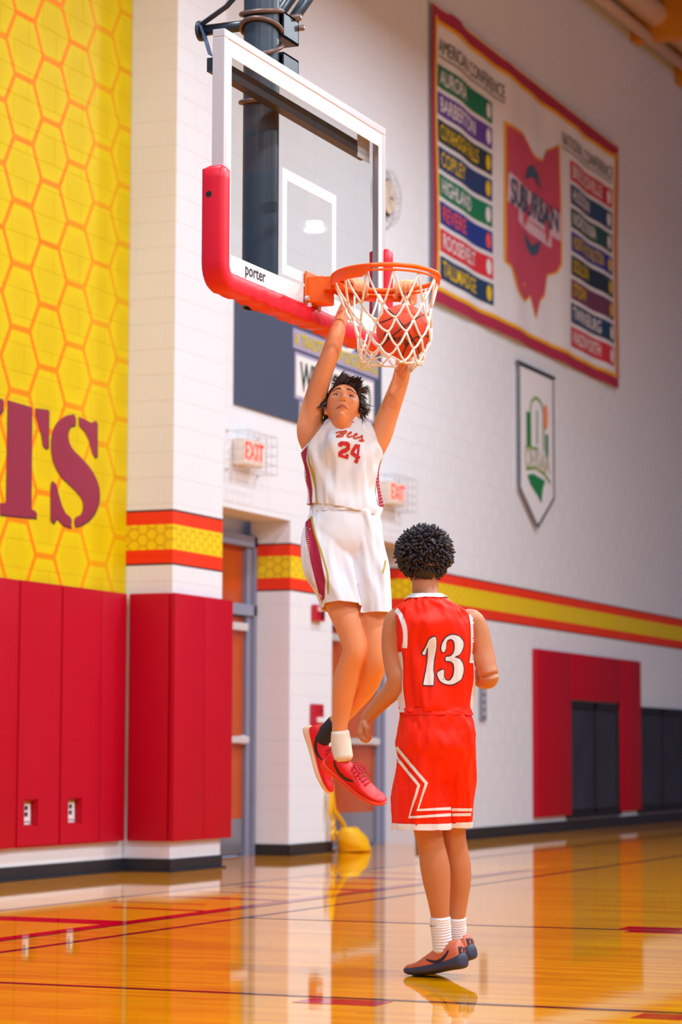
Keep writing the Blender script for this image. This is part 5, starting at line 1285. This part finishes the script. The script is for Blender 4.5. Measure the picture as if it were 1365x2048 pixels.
# ================================================================ PLAYER WATCHING (red number 13)
M_SKIN2 = skin_mat('brown_skin', (206, 128, 84)); M_HAIR2 = mat('black_brown_coils', (44, 33, 38), .45, noise=.35, nscale=60)
M_REDCLOTH = mat('orange_red_jersey_satin', (255, 38, 0), .5, spec=.25, bump=.05, bscale=500); M_TRIMW = mat('white_trim_tape', (246, 236, 234), .65); M_NAVY = mat('navy_edge_print', (40, 36, 62), .6)
toe = on_floor(829, 1951); D1 = to_px(toe)[2]-.10
ps = math.radians(8)
F3 = (FW2*math.cos(ps)-RT2*math.sin(ps)); L3 = (-RT2*math.cos(ps)-FW2*math.sin(ps))
def J3(u, v, dd=0.0): return at(u, v, D1+dd)
bm = B()
limb(bm, [(J3(873, 1470), .12, .10), (J3(872, 1420), .122, .092), (J3(871, 1370), .124, .094), (J3(870, 1320), .135, .1), (J3(869, 1275), .142, .1), (J3(868, 1245), .135, .092), (J3(864, 1222), .095, .075), (J3(855, 1203), .062, .06), (J3(851, 1180, .015), .054, .056), (J3(850, 1150, .03), .054, .058)], L3, 28)
limb(bm, [(J3(822, 1248, .01), .045, .05), (J3(800, 1240, .03), .053, .056), (J3(791, 1262, .03), .0525, .055), (J3(788, 1300, .02), .0475, .05), (J3(791, 1336, .0), .0425, .045), (J3(794, 1360, -.015), .040, .042), (J3(784, 1382, .0), .038, .04), (J3(765, 1402, .03), .0335, .036), (J3(746, 1423, .06), .0265, .03), (J3(732, 1440, .08), .0215, .026)], FW2, 20)
limb(bm, [(J3(920, 1246, .01), .045, .05), (J3(943, 1242, .04), .050, .054), (J3(955, 1265, .04), .050, .055), (J3(965, 1302, .025), .0465, .05), (J3(974, 1336, .0), .042, .044), (J3(979, 1356, -.01), .039, .040), (J3(968, 1360, .05), .0365, .037), (J3(950, 1350, .12), .032, .033), (J3(935, 1340, .18), .026, .027), (J3(926, 1333, .22), .022, .026)], Zv, 20)
# left hand, loosely curled beside the hip
wr = J3(732, 1440, .08); kn = J3(722, 1464, .085); fd = FW2
limb(bm, [(wr, .025, .02), (wr.lerp(kn, .5), .034, .0185), (kn, .038, .015)], fd, 16, 4)
for q in range(4):
    o_ = fd*(-.030+.020*q); ln = (.9, 1.0, 1.0, .85)[q]
    p = [kn+o_, J3(724, 1464+13*ln, .085)+o_, J3(734, 1464+18*ln, .085)+o_*.95, J3(742, 1464+10*ln, .085)+o_*.9]
    limb(bm, [(p[0], .0112), (p[1], .0105), (p[2], .0098), (p[3], .0085)], fd, 10, 4)
p = [wr.lerp(kn, .3)-fd*.018, J3(734, 1456, .045), J3(736, 1467, .045), J3(738, 1476, .05)]
limb(bm, [(p[0], .016), (p[1], .0125), (p[2], .0110), (p[3], .009)], fd, 10, 4)
# right hand in front of the body
wr = J3(926, 1333, .22); kn = J3(912, 1326, .30)
limb(bm, [(wr, .022, .024), (wr.lerp(kn, .5), .018, .034), (kn, .015, .038)], Zv.cross((kn-wr).normalized()), 16, 4)
for q in range(4):
    o_ = Zv*(-.028+.019*q); ln = (.85, 1.0, 1.0, .9)[q]; d_ = (kn-wr).normalized()
    p = [kn+o_, kn+o_+d_*.035*ln-RT2*.006, kn+o_+d_*.052*ln-RT2*.024, kn+o_+d_*.045*ln-RT2*.042]
    limb(bm, [(p[0], .011), (p[1], .0104), (p[2], .0096), (p[3], .0085)], Zv, 10, 4)
limb(bm, [(wr.lerp(kn, .3)+Zv*.02, .016), (wr.lerp(kn, .7)+Zv*.045, .0125), (kn+Zv*.055, .011), (kn+Zv*.050+(kn-wr).normalized()*.025, .009)], RT2, 10, 4)
# legs
limb(bm, [(J3(840, 1490), .088, .092), (J3(846, 1560), .082, .086), (J3(852, 1625), .068, .072), (J3(858, 1668, -.005), .058, .060), (J3(864, 1696), .0565, .058), (J3(870, 1730, .005), .061, .066), (J3(874, 1762, .005), .0575, .062), (J3(878, 1800), .046, .050), (J3(881, 1835, 0), .0375, .042), (J3(883, 1868, 0), .034, .039), (J3(885, 1895, 0), .035, .04)], L3, 22)
limb(bm, [(J3(905, 1490, .03), .088, .092), (J3(905, 1560, .05), .08, .085), (J3(904, 1625, .08), .066, .07), (J3(905, 1668, .10), .057, .060), (J3(910, 1700, .11), .0555, .058), (J3(915, 1733, .12), .0575, .064), (J3(917, 1765, .12), .053, .058), (J3(916, 1800, .12), .043, .048), (J3(914, 1835, .12), .0355, .04), (J3(914, 1865, .13), .033, .037), (J3(917, 1885, .14), .034, .038)], L3, 22)
hp3 = math.radians(14); Fh3 = F3*math.cos(hp3)+Zv*math.sin(hp3); Uh3 = Zv*math.cos(hp3)-F3*math.sin(hp3); HO3 = J3(850, 1118, .04)
def hw3(p): return HO3+L3*p[0]+Fh3*p[1]+Uh3*p[2]
add_head(bm, hw3, 80, 64)
for s in (-1, 1):
    ellipsoid(bm, hw3((s*.0765, -.010, -.012)), (L3*s*.75+Fh3*-.25).normalized()*.008, (Fh3*.9+L3*s*.3).normalized()*.017, Uh3*.030)
p13 = link('person', remesh(bm, .0045, 3, .5), M_SKIN2); tag(p13, 'player in red 13 uniform standing with his back turned, watching the dunk', 'person')
bv13 = bvh_of(p13.data)
for s in (-1, 1):
    h, n, _, _ = bv13.ray_cast(hw3((s*.031, .3, -.001)), -Fh3); c = (h or hw3((s*.031, .085, 0)))-Fh3*.0025
    bm = B(); ellipsoid(bm, c, L3*.0135, Fh3*.0062, Uh3*.0062); eye = wobj('eye', bm, M_EYE, p13, True)
    bm = B(); ellipsoid(bm, c+Fh3*.0042, L3*.0055, Fh3*.0028, Uh3*.0052, 14, 10); wobj('iris', bm, M_SWOOSH, eye, True)
# coily hair
rh = random.Random(9); bm = B(); HC = J3(849, 1108, .035)
ellipsoid(bm, HC+Uh3*.0, L3*.100, F3*.103, Zv*.104, 40, 28)
ellipsoid(bm, HC-F3*.048-Zv*.070, L3*.052, F3*.042, Zv*.040, 24, 16)
for v in bm.verts:
    if (v.co-HC).z < -.05: v.co = V((HC.x+(v.co.x-HC.x)*.94, HC.y+(v.co.y-HC.y)*.94, v.co.z))
N = 1150; ga = PI*(3-math.sqrt(5))
for k in range(N):
    z = 1-2*(k+.5)/N; r_ = math.sqrt(1-z*z); a = ga*k
    d = (L3*(r_*math.cos(a))+F3*(r_*math.sin(a))+Zv*z)
    if z < (-.96 if d.dot(F3) < .25 else -.7) or (d.dot(F3) > .55 and z < .35): continue
    d = (d+V((rh.uniform(-1, 1), rh.uniform(-1, 1), rh.uniform(-1, 1)))*.16).normalized()
    p = HC+d*.088; sd = d.cross(V((rh.uniform(-1, 1), rh.uniform(-1, 1), rh.uniform(-1, 1)))).normalized(); ln = rh.uniform(.028, .044)*(1 if z > -.2 else .85)
    dr = (d+V((0, 0, -.25))+V((rh.uniform(-1, 1), rh.uniform(-1, 1), rh.uniform(-1, 1)))*.25).normalized(); pts = []
    for q in range(6):
        t_ = q/5; pts.append(p+dr*ln*t_+sd*(.0035*math.sin(t_*7+k)))
    R0 = rh.uniform(.0062, .0085); tube(bm, pts, [R0, R0*1.05, R0, R0*.92, R0*.75, R0*.3], 6)
wobj('hair', bm, M_HAIR2, p13, True)['label'] = 'full rounded crop of tight dark coils'
# jersey
jst = [(J3(873, 1427), .147, .112, .118), (J3(872, 1405), .150, .114, .118), (J3(871, 1350), .152, .116, .118), (J3(870, 1300), .158, .118, .120), (J3(869, 1262), .161, .113, .116), (J3(867, 1238), .160, .106, .108), (J3(863, 1219), .136, .092, .094), (J3(855, 1203), .092, .080, .082), (J3(851.5, 1189), .063, .066, .067)]
JT3 = Tub(jst, L3, F3, .020, 5., .88, (3.0, 4.5))
bm = B(); JT3.build(bm, 110, 84)
def armhole3(bm, strap, pit, outward):
    n = (pit-strap).cross(F3).normalized()
    if n.dot(outward) < 0: n = -n
    cut(bm, strap, n); return n
armhole3(bm, J3(789, 1222), J3(793, 1312), L3); armhole3(bm, J3(943, 1216), J3(950, 1312), -L3)
cut(bm, J3(852, 1192), (Zv+F3*.35).normalized()); cut(bm, J3(873, 1424), -Zv)
bm.normal_update(); lps = loops(bm)
je3 = wobj('jersey', bm, M_REDCLOTH, p13, True); je3['label'] = 'orange red sleeveless jersey with white 13 on the back'
bj3 = bvh_of(je3.data); sol = je3.modifiers.new('s', 'SOLIDIFY'); sol.thickness = .003; sol.offset = -1
for lp in lps:
    if len(lp) < 25: continue
    c = sum(lp, V((0, 0, 0)))/len(lp); u, v, _ = to_px(c)
    if v > 1400: continue
    if v < 1215 and 835 < u < 880: band_on('collar_trim', lp, .024, bj3, M_TRIMW, je3, c, -Zv, .006)
decal('armhole_tape', [stroke2d(smooth2d([(786, 1213), (799, 1226), (808, 1246), (812, 1270), (810, 1296)], 4), [9, 10, 10, 9, 6, 6][:1]*17)], bj3, M_TRIMW, je3, .003, 5)
decal('armhole_tape', [stroke2d(smooth2d([(927, 1203), (939, 1221), (945, 1250), (946, 1290), (943, 1326)], 4), 8.5)], bj3, M_TRIMW, je3, .003, 5)
decal('armhole_edge', [stroke2d(smooth2d([(932, 1204), (944, 1222), (950, 1250)], 4), 1.6)], bj3, M_NAVY, je3, .0038, 5)
for (a0, a1) in ((88, 112), (-108, -88)):
    tub_strip(JT3, 'side_panel', .01, .36, math.radians(a0), math.radians(a1), M_TRIMW, je3, .002)
def z13(pl_): return [(820+x*.11715, 1160+y*.11715) for x, y in pl_]
one = smooth2d([(440, 985), (447, 1150), (410, 1400), (400, 1540), (410, 1620), (402, 1780), (380, 1795), (245, 1790), (235, 1755), (275, 1560), (305, 1400), (312, 1140), (258, 1272), (218, 1265), (220, 1235), (290, 1110), (330, 1020), (390, 978)], 3, True)
three = smooth2d([(565, 1232), (540, 1190), (545, 1110), (590, 1010), (660, 955), (740, 938), (830, 962), (900, 1030), (915, 1110), (890, 1200), (830, 1280), (768, 1315), (840, 1345), (900, 1420), (920, 1510), (908, 1610), (860, 1700), (780, 1760), (680, 1783), (580, 1763), (510, 1710), (472, 1620), (478, 1580), (530, 1545), (573, 1532), (580, 1590), (577, 1640), (600, 1695), (655, 1722), (710, 1690), (745, 1610), (755, 1500), (735, 1420), (690, 1385), (625, 1383), (607, 1350), (622, 1312), (700, 1300), (750, 1240), (770, 1150), (762, 1060), (720, 1012), (662, 1015), (622, 1060), (618, 1150), (600, 1200)], 3, True)
for pl_ in (one, three):
    decal('number_edge', [stroke2d(z13(pl_), 4.2, True)], bj3, M_NAVY, je3, .0022, 5); decal('number', [poly2d(z13(pl_))], bj3, M_TRIMW, je3, .0036, 5)
# shorts
PT3 = Tub([(J3(873, 1416), .140, .108, .114), (J3(873, 1450), .152, .118, .13), (J3(873, 1490), .163, .122, .142), (J3(874, 1522), .150, .11, .118), (J3(876, 1560), .10, .07, .07)], L3, F3, .008, 4., .9, (5, 5))
LT3 = Tub([(J3(849, 1432), .082, .1, .114), (J3(845, 1470), .097, .112, .13), (J3(842, 1540), .100, .12, .122), (J3(842, 1600), .110, .125, .12), (J3(844, 1690), .119, .125, .12)], L3, F3, .022, 7., .9, (3.0, 2.6))
RT3 = Tub([(J3(897, 1432, .01), .082, .1, .114), (J3(902, 1470, .02), .094, .112, .13), (J3(907, 1540, .05), .086, .112, .118), (J3(911, 1600, .09), .073, .108, .11), (J3(911, 1690, .13), .066, .105, .105)], L3, F3, .022, 11., .9, (3.0, 2.6))
bm = B()
for tb in (PT3, LT3, RT3): tb.build(bm, 64, 40, close=True)
me = remesh(bm, .005, 3, .5); bm = B(); bm.from_mesh(me)
cut(bm, J3(873, 1421), Zv)
md3 = lambda c: (c-J3(903, 1600)).dot(-L3)
hemcut(bm, J3(846, 1659), (-Zv).normalized(), lambda c: md3(c) < 0 and c.z < J3(870, 1590).z); hemcut(bm, J3(904, 1655, .1), (-Zv).normalized(), lambda c: md3(c) >= 0 and c.z < J3(870, 1590).z)
bm.normal_update(); lps3 = loops(bm)
sh3 = wobj('shorts', bm, M_REDCLOTH, p13, True); sh3['label'] = 'orange red shorts with white angular stripes'
bs3 = bvh_of(sh3.data); sol = sh3.modifiers.new('s', 'SOLIDIFY'); sol.thickness = .003; sol.offset = -1
def z5(pl_): return [(680+x*.3271, 1030+y*.3271) for x, y in pl_]
for pts in ([(352, 1418), (360, 1432), (528, 1640), (476, 1803), (676, 1795)], [(345, 1475), (355, 1490), (484, 1652), (426, 1848), (684, 1832)]): decal('stripe', [stroke2d(z5(pts), 6.2)], bs3, M_TRIMW, sh3, .003, 5)
for pts in ([(684, 1800), (806, 1802)], [(690, 1832), (800, 1830)]): decal('stripe', [stroke2d(z5(pts), 6.0)], bs3, M_TRIMW, sh3, .003, 5)
decal('hem_band', [stroke2d(z5([(318, 1908), (520, 1914), (700, 1908)]), 9)], bs3, M_TRIMW, sh3, .0025, 5); decal('hem_band', [stroke2d(z5([(690, 1900), (812, 1894)]), 9)], bs3, M_TRIMW, sh3, .0025, 5)
for lp in lps3:
    c = sum(lp, V((0, 0, 0)))/len(lp)
    if len(lp) > 25 and to_px(c)[1] > 1630: band_on('hem_band', lp, .026, bs3, M_TRIMW, sh3, c, Zv, .003)
WB3 = Tub([(J3(873, 1417), .144, .112, .118), (J3(873, 1430), .151, .118, .126)], L3, F3, .005, 4., .9, (12, 2)); bm = B(); WB3.build(bm, 120, 6); wobj('waistband', bm, M_REDCLOTH, sh3, True)
# socks and shoes
M_SOCK3 = mat('white_ribbed_sock', (244, 236, 236), .8, bump=.12, bscale=120)
def ribbed(st, nm):
    rows = catmull([(q[0][0], q[0][1], q[0][2], q[1], q[2]) for q in st], 12); bm = B()
    limb(bm, [(V(r[:3]), r[3]+.0022*math.sin(i*2.0)*(1 if i > 8 else .3), r[4]+.0022*math.sin(i*2.0)*(1 if i > 8 else .3)) for i, r in enumerate(rows)], L3, 36, 2); o = wobj('sock', bm, M_SOCK3, p13, True); o['label'] = nm; return o
sk = ribbed([(J3(881, 1836, 0), .0425, .047), (J3(882, 1855, 0), .0415, .046), (J3(884, 1876, 0), .040, .046), (J3(886, 1900, 0), .040, .045)], 'white ribbed crew sock')
bsk = bvh_of(sk.data); decal('sock_mark', [poly2d([(861, 1853), (864, 1854), (876, 1849.5), (866, 1852), (862, 1850)])], bsk, M_SWOOSH, sk, .0025, 4)
ribbed([(J3(914, 1836, .12), .039, .044), (J3(914, 1855, .125), .039, .044), (J3(915, 1872, .13), .038, .044), (J3(919, 1890, .14), .038, .042)], 'white ribbed crew sock')
M_COPPER = mat('copper_orange_shoe', (222, 116, 82), .4, noise=.12, nscale=14); M_NAVYSOLE = mat('slate_navy_sole', (62, 62, 84), .5, noise=.1)
fL = (-RT2*.70+FW2*.68-Zv*.20); ML = shoe_frame(V((0, 0, 0)), fL, Zv+FW2*.05); ML.translation = V((toe.x, toe.y, .004))-(ML.to_3x3() @ V((.285, 0, .012)))
shoe(p13, ML, .31, M_COPPER, M_NAVYSOLE, M_NAVY, M_NAVY, 'copper shoe with navy sole, toe planted and heel lifted', dict(swoosh=True, heel=True, laces=False, thick=True))
MR_ = place_shoe(J3(919, 1880, .135), (-RT2*.72+FW2*.62-Zv*.30), Zv, .31, (.058, 0, .092))
shoe(p13, MR_, .31, M_COPPER, M_NAVYSOLE, M_NAVY, M_NAVY, 'copper shoe with navy sole, partly hidden behind the planted one', dict(swoosh=True, heel=True, laces=False, thick=True))
